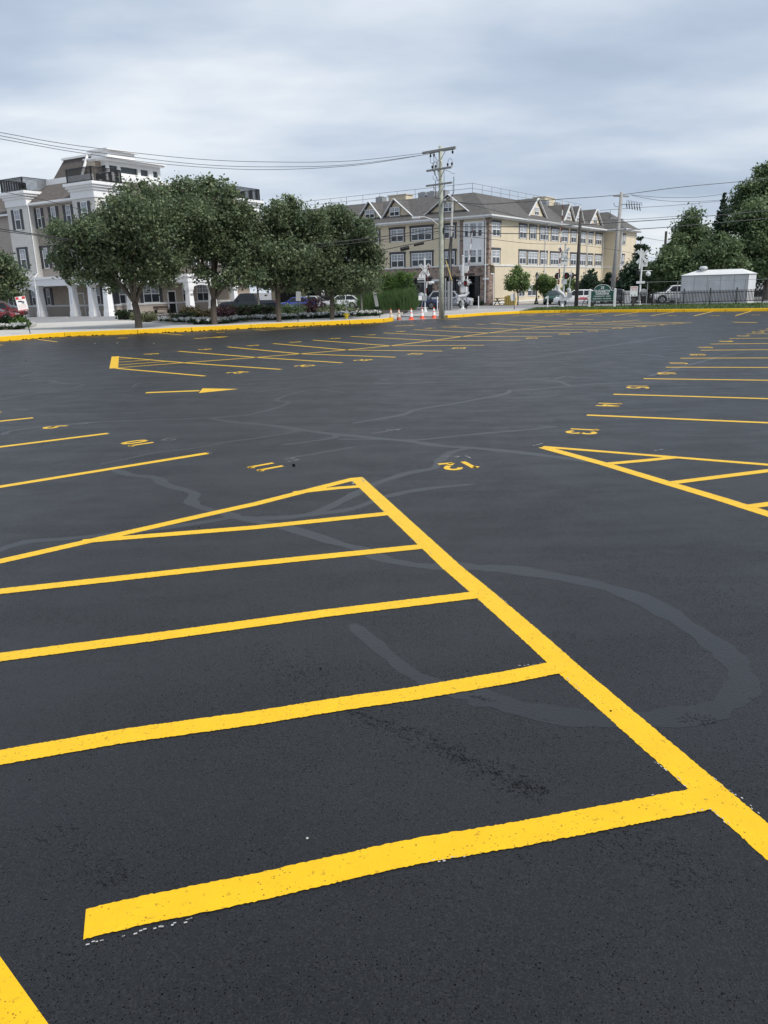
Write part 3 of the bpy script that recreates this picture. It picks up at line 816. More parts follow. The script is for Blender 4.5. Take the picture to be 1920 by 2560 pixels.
def tree(name, base, lobes_px, Y, label, cat='tree', group=None, trunk_r=.2, fork=.35, n=9000, size=.2, m=None, bark=None, seed=1, depth=1.0, squash=.9, sig=.3, ground=0.0, up=.25, trunk_px=None, inner=.35):
    root = empty(name, (base[0], base[1], ground), 0, label, cat, group)
    lobes = []
    rg = random.Random(seed)
    for (u, v, r_) in lobes_px:
        dy = rg.uniform(-.8, .8) * depth
        c = P(u, v, Y + dy); rr_ = r_ * Y / FPX
        lobes.append((c.x - base[0], c.y - base[1], c.z - ground, rr_, rr_ * max(.8, min(1.15, depth)), rr_ * squash))
    sub = []
    for (x, y, z, rx, ry, rz) in lobes:
        sub.append((x, y, z, rx * .72, ry * .72, rz * .72))
        for k in range(7):
            a = rg.uniform(0, 6.283); e = math.asin(rg.uniform(-.7, 1)); q = rg.uniform(.55, .74); f_ = rg.uniform(.30, .46)
            sub.append((x + rx * q * math.cos(a) * math.cos(e), y + ry * q * math.sin(a) * math.cos(e), z + rz * q * math.sin(e), rx * f_, rx * f_, rz * f_))
    leaf_mesh('crown', sub, n, size, m or TREEG, root, seed, sig=sig, up=up, inner=inner)
    zt = min(l[2] - l[5] for l in lobes); top = max(l[2] for l in lobes)
    cx = sum(l[0] for l in lobes) / len(lobes); cy = sum(l[1] for l in lobes) / len(lobes)
    zf = max(.6, zt + (top - zt) * .02) if fork is None else fork
    mb = MB()
    mb.tube([(0, 0, -.05), (0.02, 0, .12), (.03, 0, zf * .55), (cx * .08, cy * .08, zf)], [trunk_r * 1.35, trunk_r * 1.08, trunk_r, trunk_r * .95], 10)
    mb.tube([(cx * .08, cy * .08, zf * .97), (cx * .4, cy * .4, zf + (top - zf) * .5), (cx, cy, top)], [trunk_r * .8, trunk_r * .5, trunk_r * .12], 8)
    for l in sorted(lobes, key=lambda q: -q[3])[:7]:
        a = Vector((cx * .08, cy * .08, zf * rg.uniform(.9, 1.02))); b = Vector(l[:3])
        mid = a.lerp(b, .45) + Vector((rg.uniform(-.2, .2), rg.uniform(-.2, .2), -.12 * (b - a).length * rg.uniform(.2, .9)))
        mb.tube([a, a.lerp(mid, .5) + Vector((0, 0, .05)), mid, b], [trunk_r * .55, trunk_r * .42, trunk_r * .32, trunk_r * .08], 6)
    mb.build('trunk', bark or BARK, root, smooth=True)
    return root


T0 = G(-30, 826); T1 = G(347, 824); T2 = G(536, 815.5); T3 = G(697, 808.5); T4 = G(830, 802.5)
SG = 'round street trees along the left yellow kerb'
tree('pear_tree', T1, [(160, 594, 44), (135, 568, 22), (205, 595, 44), (255, 595, 80), (262, 548, 48), (318, 505, 46), (330, 565, 90), (385, 512, 58), (400, 590, 84), (363, 464, 18), (300, 640, 70), (215, 690, 34), (280, 702, 34), (400, 695, 40), (165, 692, 22), (425, 680, 24), (340, 690, 44), (150, 640, 28), (330, 655, 62), (255, 660, 55), (185, 650, 50), (415, 655, 52), (160, 672, 24), (455, 560, 55)], T1.y,
     'broad dark green tree with a thick low-forking trunk, in front of the white arcade', 'tree', SG, .21, 1.62, 38000, .165, seed=3, depth=1.3)
tree('pear_tree', T2, [(455, 494, 50), (500, 478, 42), (566, 476, 30), (530, 512, 72), (520, 560, 90), (480, 570, 72), (582, 580, 74), (608, 545, 38), (545, 620, 78), (470, 630, 50), (630, 625, 62), (656, 518, 12), (572, 450, 10), (527, 455, 14), (505, 685, 24), (600, 690, 46), (570, 705, 34), (640, 690, 36)], T2.y + .6,
     'tallest dark green kerb tree, leaning fork above a trunk beside white arches', 'tree', SG, .20, 1.65, 38000, .165, seed=8, depth=1.3)
tree('pear_tree', T3, [(688, 552, 42), (730, 525, 36), (660, 575, 66), (735, 580, 58), (780, 555, 42), (690, 630, 66), (760, 640, 60), (640, 650, 45), (800, 600, 40), (730, 498, 7), (692, 512, 14), (700, 700, 40), (660, 700, 34), (745, 705, 38), (775, 690, 34)], T3.y + .8,
     'dark green kerb tree directly behind the black signpost and the dark pickup tail', 'tree', SG, .16, 2.05, 29000, .165, seed=13, depth=1.2)
tree('pear_tree', T4, [(840, 550, 40), (800, 585, 56), (870, 590, 52), (915, 585, 40), (835, 640, 62), (905, 650, 50), (930, 625, 28), (860, 700, 50), (915, 700, 38), (800, 690, 42), (832, 525, 14), (912, 560, 20), (835, 708, 34), (890, 712, 34), (925, 690, 28), (805, 700, 34)], T4.y + .8,
     'dark green kerb tree with its trunk just left of the yellow hydrant', 'tree', SG, .16, 1.9, 29000, .165, seed=17, depth=1.2)
tree('pear_tree', T0, [(-30, 690, 55), (20, 680, 46), (35, 715, 34), (-20, 650, 40), (-70, 700, 60), (10, 650, 22), (40, 745, 18), (0, 735, 34)], T0.y + .5,
     'small round tree cut off by the left edge, above the red cars', 'tree', SG, .13, 2.0, 13000, .17, seed=23, depth=.9)
t5 = G(648, 790); tree('young_tree', t5, [(648, 690, 34), (625, 700, 26), (672, 705, 28), (648, 660, 30)], t5.y, 'young tree with a slim pale trunk standing in the white flower bed', 'tree', 'young trees in the flower bed', .09, 2.2, 5000, .17, seed=31, depth=.6, bark=BARKL)
t6 = G(904, 782); tree('young_tree', t6, [(900, 700, 30), (925, 705, 26), (905, 672, 30), (880, 715, 20)], t6.y, 'young tree with slim grey trunk behind the hydrant, near the tall grass', 'tree', 'young trees in the flower bed', .08, 2.0, 4500, .17, seed=37, depth=.6, bark=BARKL)

# trees along the cream building and right-hand woods
SM = 'small street trees by the cream building'
def small_tree(ub, vb, lobes, label, mm, n=4200, seed=1, tr=.07, fork=1.3, dY=0, size=.2):
    b = G(ub, vb); tree('street_tree', b, lobes, b.y + dY, label, 'tree', SM, tr, fork, n, size, mm, None, seed, .7, .95, .25)
small_tree(*z4(355, 1215), [(*z4(340, 920), 16), (*z4(300, 980), 19), (*z4(395, 970), 20), (*z4(345, 1020), 22), (*z4(280, 1040), 13), (*z4(430, 1030), 14), (*z4(355, 870), 9)], 'leafy light green street tree left of the black lantern post', TREEL, seed=41)
small_tree(*z4(600, 1205), [(*z4(600, 970), 14), (*z4(560, 1030), 17), (*z4(650, 1030), 18), (*z4(610, 1065), 17), (*z4(690, 1000), 10), (*z4(530, 1060), 8)], 'sparse light green street tree right of the black lantern post', TREEL, seed=43)
small_tree(*z4(850, 1200), [(*z4(850, 1010), 13), (*z4(830, 1060), 14), (*z4(880, 1060), 12)], 'small light green tree behind the crossing signal with twin lamps', TREEL, 2600, 47)
small_tree(*z4(975, 1200), [(*z4(975, 1020), 12), (*z4(950, 1060), 11), (*z4(1000, 1055), 10)], 'small light green tree just right of the dark wooden pole', TREEL, 2400, 53)
tb = G(*z4(1050, 1200))
tree('spruce', tb, [(*z4(1050, 900), 8), (*z4(1045, 950), 15), (*z4(1040, 1000), 22), (*z4(1010, 1040), 18), (*z4(1090, 1030), 18), (*z4(1045, 1060), 24)], tb.y, 'dark green cone-shaped tree above the green garden sign', 'tree', None, .1, .9, 4200, .2, CONIF, None, 57, .7, .95, .22)
tb = G(1527, 756)
tree('spruce', tb, [(1522, 690, 8), (1520, 705, 12), (1530, 720, 16), (1548, 705, 12)], tb.y + 1, 'small dark conifer beside the leaning grey pole', 'tree', None, .09, .5, 2600, .2, CONIF, None, 59, .6, .95, .22)

def wood_tree(name, Y, base_u, lobes, label, mm, n, seed, size=.26, tr=.22, fork=2.0, sig=.4, depth=1.6, up=.25):
    b = P(base_u, 760, Y); b = Vector((b.x, b.y, 0))
    tree(name, b, lobes, Y, label, 'tree', 'trees beyond the railway on the right' if name == 'tree' else None, tr, fork, n, size, mm, None, seed, depth, .92, sig, up=up)
wood_tree('tree', 96, 1935, [(1930, 455, 45), (1890, 470, 42), (1870, 510, 45), (1930, 520, 60), (1872, 485, 26), (1862, 555, 34), (1905, 570, 60), (1960, 450, 60), (1915, 425, 20), (1900, 430, 15)], 'tallest dark tree at the right edge rising above the woods', TREEB, 20000, 61)
wood_tree('tree', 84, 1912, [(1900, 540, 42), (1872, 555, 40), (1842, 562, 26), (1900, 600, 55), (1855, 625, 46), (1905, 660, 45), (1930, 580, 50), (1880, 512, 22), (1850, 670, 35), (1935, 640, 40)], 'lighter green tree with a bare leaning trunk behind the right end of the fence', TREEM, 20000, 67, tr=.28, fork=3.0)
wood_tree('tree', 95, 1735, [(1735, 545, 28), (1718, 572, 32), (1700, 600, 22), (1750, 590, 40), (1725, 620, 34), (1690, 598, 10), (1800, 610, 30)], 'mid-height broad tree with an open crown in front of the pointed conifer', TREEB, 12000, 71)
wood_tree('tree', 80, 1790, [(1785, 620, 36), (1820, 625, 32), (1760, 640, 34), (1800, 665, 40), (1840, 650, 28), (1740, 670, 30), (1770, 690, 28), (1850, 690, 20)], 'rounded bushy tree directly behind the white steel shed', TREEB, 12000, 73)
wood_tree('tree', 82, 1680, [(1675, 635, 24), (1700, 650, 34), (1660, 660, 32), (1690, 690, 40), (1650, 700, 34), (1715, 700, 36), (1640, 670, 20), (1680, 612, 9)], 'low bushy tree behind the parked white car', TREEB, 11000, 79)
wood_tree('tree', 86, 1600, [(1603, 620, 14), (1598, 650, 22), (1585, 680, 28), (1615, 685, 28), (1570, 710, 26), (1605, 715, 32), (1640, 690, 26), (1600, 598, 7), (1560, 690, 14)], 'dark feathery tree behind the blank white crossbuck', CONIF, 10000, 83)
wood_tree('tree', 100, 1655, [(1650, 700, 40), (1590, 720, 40), (1700, 700, 45), (1760, 700, 50), (1830, 700, 50), (1900, 700, 50), (1560, 725, 22), (1960, 690, 60), (1880, 740, 30)], 'dark dense undergrowth trees filling the gap low behind the others', CONIF, 14000, 87, fork=1.0)

def conifer(b, top_z, rmax, label, mm, seed, n=7000, name='conifer'):
    root = empty(name, b, 0, label, 'tree')
    lob = []
    rg = random.Random(seed); z = top_z * .18
    while z < top_z * .97:
        t = 1 - z / top_z; rr_ = rmax * t ** .9 + .08; k = max(3, int(7 * t + 3)); ph = rg.random() * 6
        for i in range(k):
            a = ph + i * 2 * math.pi / k + rg.uniform(-.2, .2); q = rr_ * rg.uniform(.5, .8)
            lob.append((math.cos(a) * q, math.sin(a) * q, z - .12 * rr_, rr_ * .42, rr_ * .42, .22 + .15 * t))
        z += .5 + .25 * t
    lob += [(0, 0, top_z * .97, .10, .10, .5), (0, 0, top_z * .92, .16, .16, .5)]
    leaf_mesh('crown', lob, n, .22, mm, root, seed, sig=.14, up=.4, wpow=.75)
    MB().tube([(0, 0, 0), (0, 0, top_z * .5), (0, 0, top_z)], [rmax * .07, rmax * .05, .02], 8).build('trunk', BARK, root)
    return root
pc = P(1786, 760, 86); tp = P(1786, 482, 86)
conifer(Vector((pc.x, pc.y, 0)), tp.z, 1.75, 'tall pointed dark conifer standing above the woods on the right', CONIF, 91, 18000)

# shrubs, hedges, flowers
def shrub(name, u, v, wpx, hpx, mm, label, cat='shrub', group=None, n=1400, size=.10, seed=1, z=.15, nl=6, sig=.1, dY=0):
    b = G(u, v, z); Y = b.y
    root = empty(name, b, 0, label, cat, group); rg = random.Random(seed); k = Y / FPX; lob = []
    W, Hh = wpx * k, hpx * k
    for i in range(nl):
        x = (i / (nl - 1) - .5) * W * .72 if nl > 1 else 0
        r_ = min(Hh * .5, W * .5) * rg.uniform(.75, 1.0)
        lob.append((x, rg.uniform(-.25, .25), Hh - r_ * rg.uniform(.95, 1.25), max(r_ * 1.05, W / nl * .6), r_, r_))
        lob.append((x, rg.uniform(-.2, .2), Hh * .35, max(r_ * 1.05, W / nl * .6), r_, Hh * .38))
    leaf_mesh('foliage', lob, n, size, mm, root, seed, sig=sig)
    MB().tube([(0, 0, -.05), (.02, 0, Hh * .3), (0, .02, Hh * .6)], [.03, .025, .01], 6).build('stem', BARK, root)
    return root


def hedge(pxa, pxb, h, dpt, label, n, seed):
    a = G(*pxa, .15); b = G(*pxb, .15); d = (b - a); ln = d.length
    root = empty('hedge', a, math.atan2(d.y, d.x), label, 'hedge', 'clipped hedges by the left building')
    rg = np.random.default_rng(seed); nl = max(3, int(ln / .35)); lob = []
    for i in range(nl + 1):
        for yy in (-dpt / 2 + .12, dpt / 2 - .12):
            for zz in (.2, h - .2): lob.append((ln * i / nl, yy, zz, .3, .22, .24))
    leaf_mesh('foliage', lob, n, .085, HEDGE, root, seed, sig=.05, inner=.2)
    MB().box(.1, ln - .1, -dpt / 2 + .12, dpt / 2 - .12, -.02, h - .14).build('stem', SOIL, root)


zq = Zm(300, 660, 5.53); zr = Zm(540, 690, 4.608)
hedge(zq(0, 765), zq(190, 765), .75, .8, 'clipped box hedge left of the first kerb tree trunk, by the arcade', 3000, 5)
hedge(zq(770, 785), zq(950, 790), .62, .8, 'short clipped hedge beside the pale arched porch', 2400, 6)
hedge(zr(190, 455), zr(700, 450), .85, .9, 'long clipped hedge in front of the dark pickup truck', 6500, 7)
shrub('shrub', *zq(400, 795), 40, 24, PALES, 'pale flowering shrub at the bed corner right of the first kerb tree', n=1800, seed=11, z=.15)
shrub('shrub', *zq(200, 770), 12, 15, PALES, 'pale small shrub tucked just left of the first kerb tree trunk', n=600, seed=12)
shrub('shrub', *zq(975, 740), 44, 32, BROWNS, 'tall bronze shrub in front of the arched porch column', n=2200, seed=13)
shrub('shrub', *zq(1130, 765), 60, 24, BROWNS, 'low wide bronze shrub between the porch and the second kerb tree', n=2200, seed=14)
shrub('shrub', *zr(95, 470), 36, 30, PURP, 'purple leaved shrub right of the second kerb tree, before the pickup', n=1900, seed=15)
shrub('shrub', *zr(870, 460), 62, 32, TREEB, 'wide green shrub left of the large purple bush, behind the signpost', n=2400, seed=16)
shrub('shrub', *zr(1110, 445), 46, 44, PURP, 'large round purple bush in front of the silver car', n=2600, seed=17)
shrub('shrub', *zr(1240, 445), 34, 15, PALES, 'pale yellow-green shrub between the purple bush and a kerb tree', n=1200, seed=18)
shrub('shrub', *zr(1265, 400), 26, 16, TREEB, 'small green shrub behind the pale yellow-green one', n=900, seed=19)
shrub('shrub', *zr(1440, 430), 50, 36, TREEB, 'dark green shrub below the white car, behind the hydrant', n=2200, seed=20)
shrub('shrub', *zr(1395, 455), 24, 13, PALES, 'low pale shrub between the hydrant and the fourth kerb tree', n=800, seed=22)
shrub('shrub', *zr(1560, 455), 40, 18, PALES, 'low pale shrub right of the hydrant', n=1200, seed=24)
shrub('shrub', *zr(20, 470), 22, 20, BROWNS, 'small bronze shrub at the foot of the second kerb tree', n=900, seed=26)
shrub('shrub', 30, 818, 70, 34, HEDGE, 'dark rounded shrub in the left island behind white flowers', n=3000, seed=27)
shrub('shrub', 52, 819, 30, 22, BRIGHT, 'light green shrub in the left island next to the warning signpost', n=1400, seed=28)
# tall ornamental grass and bamboo-like shrub by the cones
shrub('tall_shrub', *z3(300, 1790), 46, 88, BRIGHT, 'tall bright green feathery shrub in front of the stone veneer', n=5200, seed=33, size=.13, z=.1, nl=5, sig=.16)
shrub('tall_shrub', *z3(470, 1790), 34, 92, BRIGHT, 'tall bright green shrub nearest the first white crossbuck', n=4800, seed=34, size=.13, z=.1, nl=4, sig=.16)
def grass_clump(u, v, wpx, hpx, label, seed, n=2600):
    b = G(u, v, .1); k = b.y / FPX; W, Hh = wpx * k, hpx * k; rg = np.random.default_rng(seed); mb = MB()
    root = empty('ornamental_grass', b, 0, label, 'ornamental grass', 'clumps of tall ornamental grass')
    x0 = rg.uniform(-.5, .5, n) * W; y0 = rg.normal(0, .35, n); ht = Hh * rg.uniform(.45, 1.08, n) * (1 - .45 * (2 * x0 / W) ** 4); lx = rg.normal(0, .38, n) + x0 * .15
    for i in range(n):
        a = Vector((x0[i] * .85, y0[i], 0)); m_ = Vector((x0[i] + lx[i] * .3, y0[i], ht[i] * .6)); e = Vector((x0[i] + lx[i], y0[i] + rg.normal(0, .1), ht[i]))
        mb.add([a + Vector((-.012, 0, 0)), a + Vector((.012, 0, 0)), m_ + Vector((.012, 0, 0)), e, m_ + Vector((-.012, 0, 0))], [(0, 1, 2, 3, 4)])
    o = mb.build('blades', GRASSC, root)
    at = o.data.attributes.new('tone', 'FLOAT', 'FACE'); at.data.foreach_set('value', np.clip(rg.normal(.45, .22, n), 0, 1).astype(np.float32))
GRASSC = foliage('tall_grass_blades', (.03, .065, .02), (.07, .13, .04), (.14, .21, .08))
grass_clump(*z3(120, 1800), 62, 46, 'tall ornamental grass clump left of the bright green shrubs', 35)
grass_clump(*z3(330, 1800), 62, 48, 'tall ornamental grass clump behind the two leftmost cones', 36)
grass_clump(*z3(490, 1805), 44, 52, 'tall ornamental grass clump behind the third cone', 38)

def flowers(pts, wd, n, label, seed, h=.32):
    rg = random.Random(seed); q = [G(*p, .15) for p in pts]; nr = np.random.default_rng(seed)
    lob = []; fl = []
    seg = [(a, b, (b - a).length) for a, b in zip(q, q[1:])]; tot = sum(s_[2] for s_ in seg)
    for i in range(n):
        t = rg.random() * tot
        for a, b, l in seg:
            if t <= l: break
            t -= l
        p = a.lerp(b, t / l); nn = Vector((-(b - a).y, (b - a).x, 0)).normalized() * rg.uniform(0, wd)
        p = p + nn; r_ = rg.uniform(.12, .22)
        lob.append((p.x, p.y, .15 + h * .4, r_, r_, h * .45))
        if rg.random() < .85: fl.append((p.x + rg.uniform(-.1, .1), p.y - .08, .15 + h * rg.uniform(.55, .95), .11, .11, .07))
    root = empty('flower_bed', (0, 0, 0), 0, label, 'flower bed')
    tag(leaf_mesh('leaves', lob, n * 60, .07, HEDGE, root, seed, per=15, sig=.06), kind='stuff'); tag(leaf_mesh('blossoms', fl, len(fl) * 26, .075, FLOW, root, seed + 1, per=13, sig=.05, up=.8), kind='stuff')
    tag(root, kind='stuff')
flowers([(430, 807), (528, 810), (640, 801), (800, 794.5), (962, 788)], 1.7, 620, 'long bed of white flowers edging the walk under the kerb trees', 3)
flowers([(-60, 825), (0, 824), (52, 822), (74, 817)], .8, 120, 'white flowers in the small island at the left edge', 4)
flowers([zq(560, 800), zq(640, 800)], .3, 12, 'small clump of white flowers at the corner of the long bed', 5)

# lawn grass blades
rg = np.random.default_rng(5); mb = MB()
lp = [Vector((p[0], p[1], 0)) for p in lawn]
A = [KRb[3], KRb[5], KRb[7], KRb[8], KRb[9]]; B = [G(1340, 772.5), G(1500, 768), G(1700, 763.5), G(1900, 760.5), G(2300, 756)]
for i in range(9000):
    k = rg.integers(0, 4); t = rg.random(); s_ = rg.random()
    p = A[k].lerp(A[k + 1], t).lerp(B[k].lerp(B[k + 1], t), s_); h = rg.uniform(.05, .16); a = rg.uniform(0, 3.14); dx, dy = math.cos(a) * .03, math.sin(a) * .03
    mb.add([(p.x - dx, p.y - dy, .1), (p.x + dx, p.y + dy, .1), (p.x + rg.normal(0, .05), p.y + rg.normal(0, .05), .1 + h)], [(0, 1, 2)])
o = mb.build('grass', BLADE); at = o.data.attributes.new('tone', 'FLOAT', 'FACE'); at.data.foreach_set('value', np.clip(rg.normal(.45, .25, 9000), 0, 1).astype(np.float32))
tag(o, kind='stuff')

# ---------------------------------------------------------------- buildings
def window(par, fr, s0, s1, z0, z1, cols=2, surround='trim', rows=2, rec=.05, lower=None, grid=True):
    """white frame as the part, glass as its sub-part, dark trim or shutters round it"""
    s0, s1 = min(s0, s1), max(s0, s1)
    t = .075; o0, o1 = -.04, .045; zm = (z0 + z1) / 2; mb = MB()
    mb.fbox(fr, s0, s1, z0, z0 + t, o0, o1).fbox(fr, s0, s1, z1 - t, z1, o0, o1)
    cw = (s1 - s0) / cols
    for i in range(cols + 1):
        c = s0 + cw * i; a = max(s0, c - t / 2 - (.0 if 0 < i < cols else t / 2)); b = min(s1, c + t / 2 + (.0 if 0 < i < cols else t / 2))
        mb.fbox(fr, a, b, z0 + t, z1 - t, o0, o1 - .004)
    if rows == 2:
        for i in range(cols):
            mb.fbox(fr, s0 + cw * i + t * .6, s0 + cw * (i + 1) - t * .6, zm - .04, zm + .04, o0, o1 - .01)
            if grid:
                a, b = s0 + cw * i + t * .6, s0 + cw * (i + 1) - t * .6
                mb.fbox(fr, (a + b) / 2 - .014, (a + b) / 2 + .014, zm + .04, z1 - t, o0, .026)
                mb.fbox(fr, a, b, (zm + z1) / 2 - .014, (zm + z1) / 2 + .014, o0, .023)
    f = mb.build('window', WHITE, par)
    g = MB().fbox(fr, s0 + .02, s1 - .02, zm, z1 - .02, -.12, .014, 1).fbox(fr, s0 + .02, s1 - .02, z0 + .02, zm, -.12, .012, 0)
    g.build('pane', [GLASS if lower is None else lower, GLASSU if rows == 2 else GLASS], f)
    if surround == 'trim':
        w_ = .22
        MB().fbox(fr, s0 - w_, s0, z0 - .05, z1, -.02, .03).fbox(fr, s1, s1 + w_, z0 - .05, z1, -.02, .03).fbox(fr, s0 - w_ - .06, s1 + w_ + .06, z1, z1 + .26, -.02, .05).build('window_trim', SLATE, f)
    if surround == 'headed': MB().fbox(fr, s0 - .50, s1 + .50, z1, z1 + .22, -.02, .06).build('window_trim', SLATE, f)
    if surround in ('shutters', 'headed'):
        for a in (s0 - .47, s1 + .07):
            sh = MB().fbox(fr, a, a + .40, z0, z1, -.02, .05)
            for i in range(9):
                zz = z0 + .12 + (z1 - z0 - .24) * i / 8; sh.fbox(fr, a + .05, a + .35, zz - .03, zz + .03, .05, .062)
            sh.build('shutter', SLATE, f)
    return f


def railing(par, pts, z0, h, name='railing', step=.13, m=None, t=.045):
    mb = MB()
    for a, b in zip(pts, pts[1:]):
        a = Vector((a[0], a[1], z0)); b = Vector((b[0], b[1], z0)); n = max(1, int((b - a).length / step))
        mb.bar(a + Vector((0, 0, h)), b + Vector((0, 0, h)), .06, .07); mb.bar(a + Vector((0, 0, .1)), b + Vector((0, 0, .1)), .04, .04)
        mb.bar(a + Vector((0, 0, h - .15)), b + Vector((0, 0, h - .15)), .03, .03)
        for i in range(n + 1):
            p = a.lerp(b, i / n); mb.bar(p, p + Vector((0, 0, h - .02)),   .08 if i in (0, n) else t, up=(0, 1, 0))
    return mb.build(name, m or BLACK, par)


# --- cream building with dormers
yo = G(*z3(1325, 1755))
YB = empty('apartment_building', (yo.x, yo.y, 0), R(55), 'long cream clapboard building with grey gabled dormers and stone base', 'building')
fL = Fr((0, 0, 0), (0, 1, 0), (-1, 0, 0)); fR = Fr((0, 0, 0), (1, 0, 0), (0, -1, 0))
LX, LY = 36.6, 34.0
w_ = MB().box(0, 43, 0, LY, 4.3, 9.32)
w_.box(36.6, 43.2, -2.7, -.001, 0, 9.32)
w_.box(1.6, 43, .004, LY, -.05, 4.3)
w_.build('wall', CREAM, YB)
# ground floor: stone piers, dark storefront recess, right wall in clapboard
st = MB()
st.fbox(fL, .0, 33, 3.2, 4.30, -.4, .04)
for a, b in ((-.02, .55), (3.05, 3.6), (6.3, 7.15), (13.6, 14.4), (20, 20.8), (27, 27.8)): st.fbox(fL, a, b, -.05, 3.2, -.45, .06)
st.fbox(fL, 3.1, 3.55, 4.3, 9.3, -.05, .06); st.fbox(fR, -.06, .55, 4.3, 9.3, -.05, .06); st.fbox(fR, .0, 1.2, -.05, 3.2, -1.0, .058); st.fbox(fL, -.02, .5, 4.3, 9.3, -.05, .06)
st.build('stone_facing', STONE, YB)
MB().fbox(fL, .5, 33, 0, 3.2, -1.5, -1.3).build('storefront_glass', GLASSD, YB)
sf = MB()
for a, b in ((.55, 3.05), (3.6, 6.3), (7.15, 13.6), (14.4, 20)):
    n = max(1, round((b - a) / 1.6))
    for i in range(n + 1): sf.fbox(fL, a + (b - a) * i / n - .05, a + (b - a) * i / n + .05, 0, 3.1, -1.3, -1.2)
    sf.fbox(fL, a, b, 2.3, 2.4, -1.3, -1.22); sf.fbox(fL, a, b, .0, .5, -1.3, -1.15)
sf.build('storefront_frame', SLATE, YB)
tr = MB()
for a in ((0, 1.2), (6.25, 7.2)): tr.fbox(fL, a[0] - .05, a[1] + .05 if a[0] else .6, 2.75, 2.95, -.5, .12)
tr.fbox(fL, -.04, 33, 4.28, 4.42, 0, .08)
tr.fbox(fR, 1.25, 36.6, 4.2, 4.36, -.02, .06); tr.fbox(fR, 1.2, 1.36, -.03, 3.3, -.02, .07); tr.fbox(fR, .5, 1.36, 3.3, 3.42, -.02, .08)
tr.fbox(fR, 1.36, 36.6, .12, .30, -.02, .05)
for a in (.62, 36.45): tr.fbox(fR, a, a + .14, 4.36, 9.2, -.02, .05)
tr.fbox(fL, 3.62, 3.76, 4.42, 9.2, -.02, .05)
fW = Fr((36.6, 0, 0), (0, -1, 0), (-1, 0, 0)); fW2 = Fr((36.6, -2.7, 0), (1, 0, 0), (0, -1, 0))
tr.fbox(fW, 2.55, 2.7, 0, 9.2, -.02, .05); tr.fbox(fW2, 0, .15, 0, 9.2, -.02, .05); tr.fbox(fW, 0, 2.55, 4.2, 4.36, -.02, .055); tr.fbox(fW2, .15, 6.6, 4.2, 4.36, -.02, .055); tr.fbox(fW2, 6.4, 6.58, 4.36, 9.2, -.02, .05)
tr.build('trim_band', OFFW, YB)
# white bay with windows
MB().fbox(fL, .5, 3.1, 4.42, 8.95, -.03, .10).build('bay_panel', WHITE, YB)
fBay = Fr((-.10, 0, 0), (0, 1, 0), (-1, 0, 0))
for a, b in ((.72, 1.28), (1.42, 2.28), (2.42, 2.95)):
    window(YB, fBay, a, b, 7.3, 8.8, 1, None); window(YB, fBay, a, b, 4.55, 6.0, 1, None)
for a, b, c in ((11.1, 12.9, 2), (7.25, 10.0, 3), (4.25, 5.6, 2), (14.6, 16.2, 2), (18.5, 20.3, 2), (22, 24.6, 3)):
    window(YB, fL, a, b, 7.33, 8.72, c); window(YB, fL, a, b, 4.46, 5.95, c)
for a, b in ((.85, 2.75), (7.85, 9.7), (10.75, 12.5), (13.75, 16.2), (17.25, 19.5), (20.6, 22.6), (23.9, 25.7), (27.2, 29.2), (30.4, 32.0), (33.3, 35.6)):
    window(YB, fR, a, b, 7.36, 8.80, 3 if b - a > 2.3 else 2)
for a, b in ((.9, 2.7), (7.9, 9.75), (10.4, 13.1), (14.05, 16.0), (17.2, 19.8), (20.9, 22.7), (24.0, 26.0), (27.2, 29.5), (30.5, 32.3), (33.4, 35.9)):
    window(YB, fR, a, b, 4.46, 5.9, 3 if b - a > 2.3 else 2)
for a, b in ((7.95, 9.7), (10.45, 13.0), (17.3, 19.6), (24.6, 26.6), (27.3, 29.4), (30.3, 32.6)): window(YB, fR, a, b, .75, 2.1, 2, None)
for z in (7.3, 4.5): window(YB, fW2, .55, 1.35, z, z + 1.35, 1)
# pilaster panels of paler cream between paired windows
# roof
def hip(x0, x1, y0, y1, z0, zt, ins, over=.55):
    mb = MB(); a = [(x0 - over, y0 - over), (x1 + over, y0 - over), (x1 + over, y1 + over), (x0 - over, y1 + over)]
    b = [(x0 + ins, y0 + ins), (x1 - ins, y0 + ins), (x1 - ins, y1 - ins), (x0 + ins, y1 - ins)]
    v = [(p[0], p[1], z0) for p in a] + [(p[0], p[1], z0 + .12) for p in a] + [(p[0], p[1], zt) for p in b]
    f = [(3, 2, 1, 0), (8, 9, 10, 11)] + [(i, (i + 1) % 4, 4 + (i + 1) % 4, 4 + i) for i in range(4)] + [(4 + i, 4 + (i + 1) % 4, 8 + (i + 1) % 4, 8 + i) for i in range(4)]
    return mb.add(v, f)
rf = hip(0, 43, 0, LY, 9.36, 12.4, 4.0).build('roof', SHING2, YB)
rv = MB(); o_ = .55
v = [(36.6 - o_, -2.7 - o_, 9.37), (43.2 + o_, -2.7 - o_, 9.37), (43.2 + o_, 4, 9.37), (36.6 - o_, 4, 9.37), (36.6 - o_, -2.7 - o_, 9.49), (43.2 + o_, -2.7 - o_, 9.49), (43.2 + o_, 4, 9.49), (36.6 - o_, 4, 9.49), (39.9, .7, 12.2), (39.9, 6, 12.2)]
rv.add(v, [(3, 2, 1, 0), (0, 1, 5, 4), (1, 2, 6, 5), (3, 0, 4, 7), (4, 5, 8), (5, 6, 9, 8), (7, 4, 8, 9), (6, 7, 9), (2, 3, 7, 6)])
rv.build('roof', SHING2, YB)
gt = MB()
gt.fbox(fL, -.72, 34.7, 9.33, 9.50, .552, .70).fbox(fR, -.72, 36.0, 9.335, 9.505, .552, .70)
gt.fbox(fW, -.6, 3.4, 9.34, 9.51, .552, .70).fbox(fW2, -.7, 7.3, 9.34, 9.51, .552, .70)
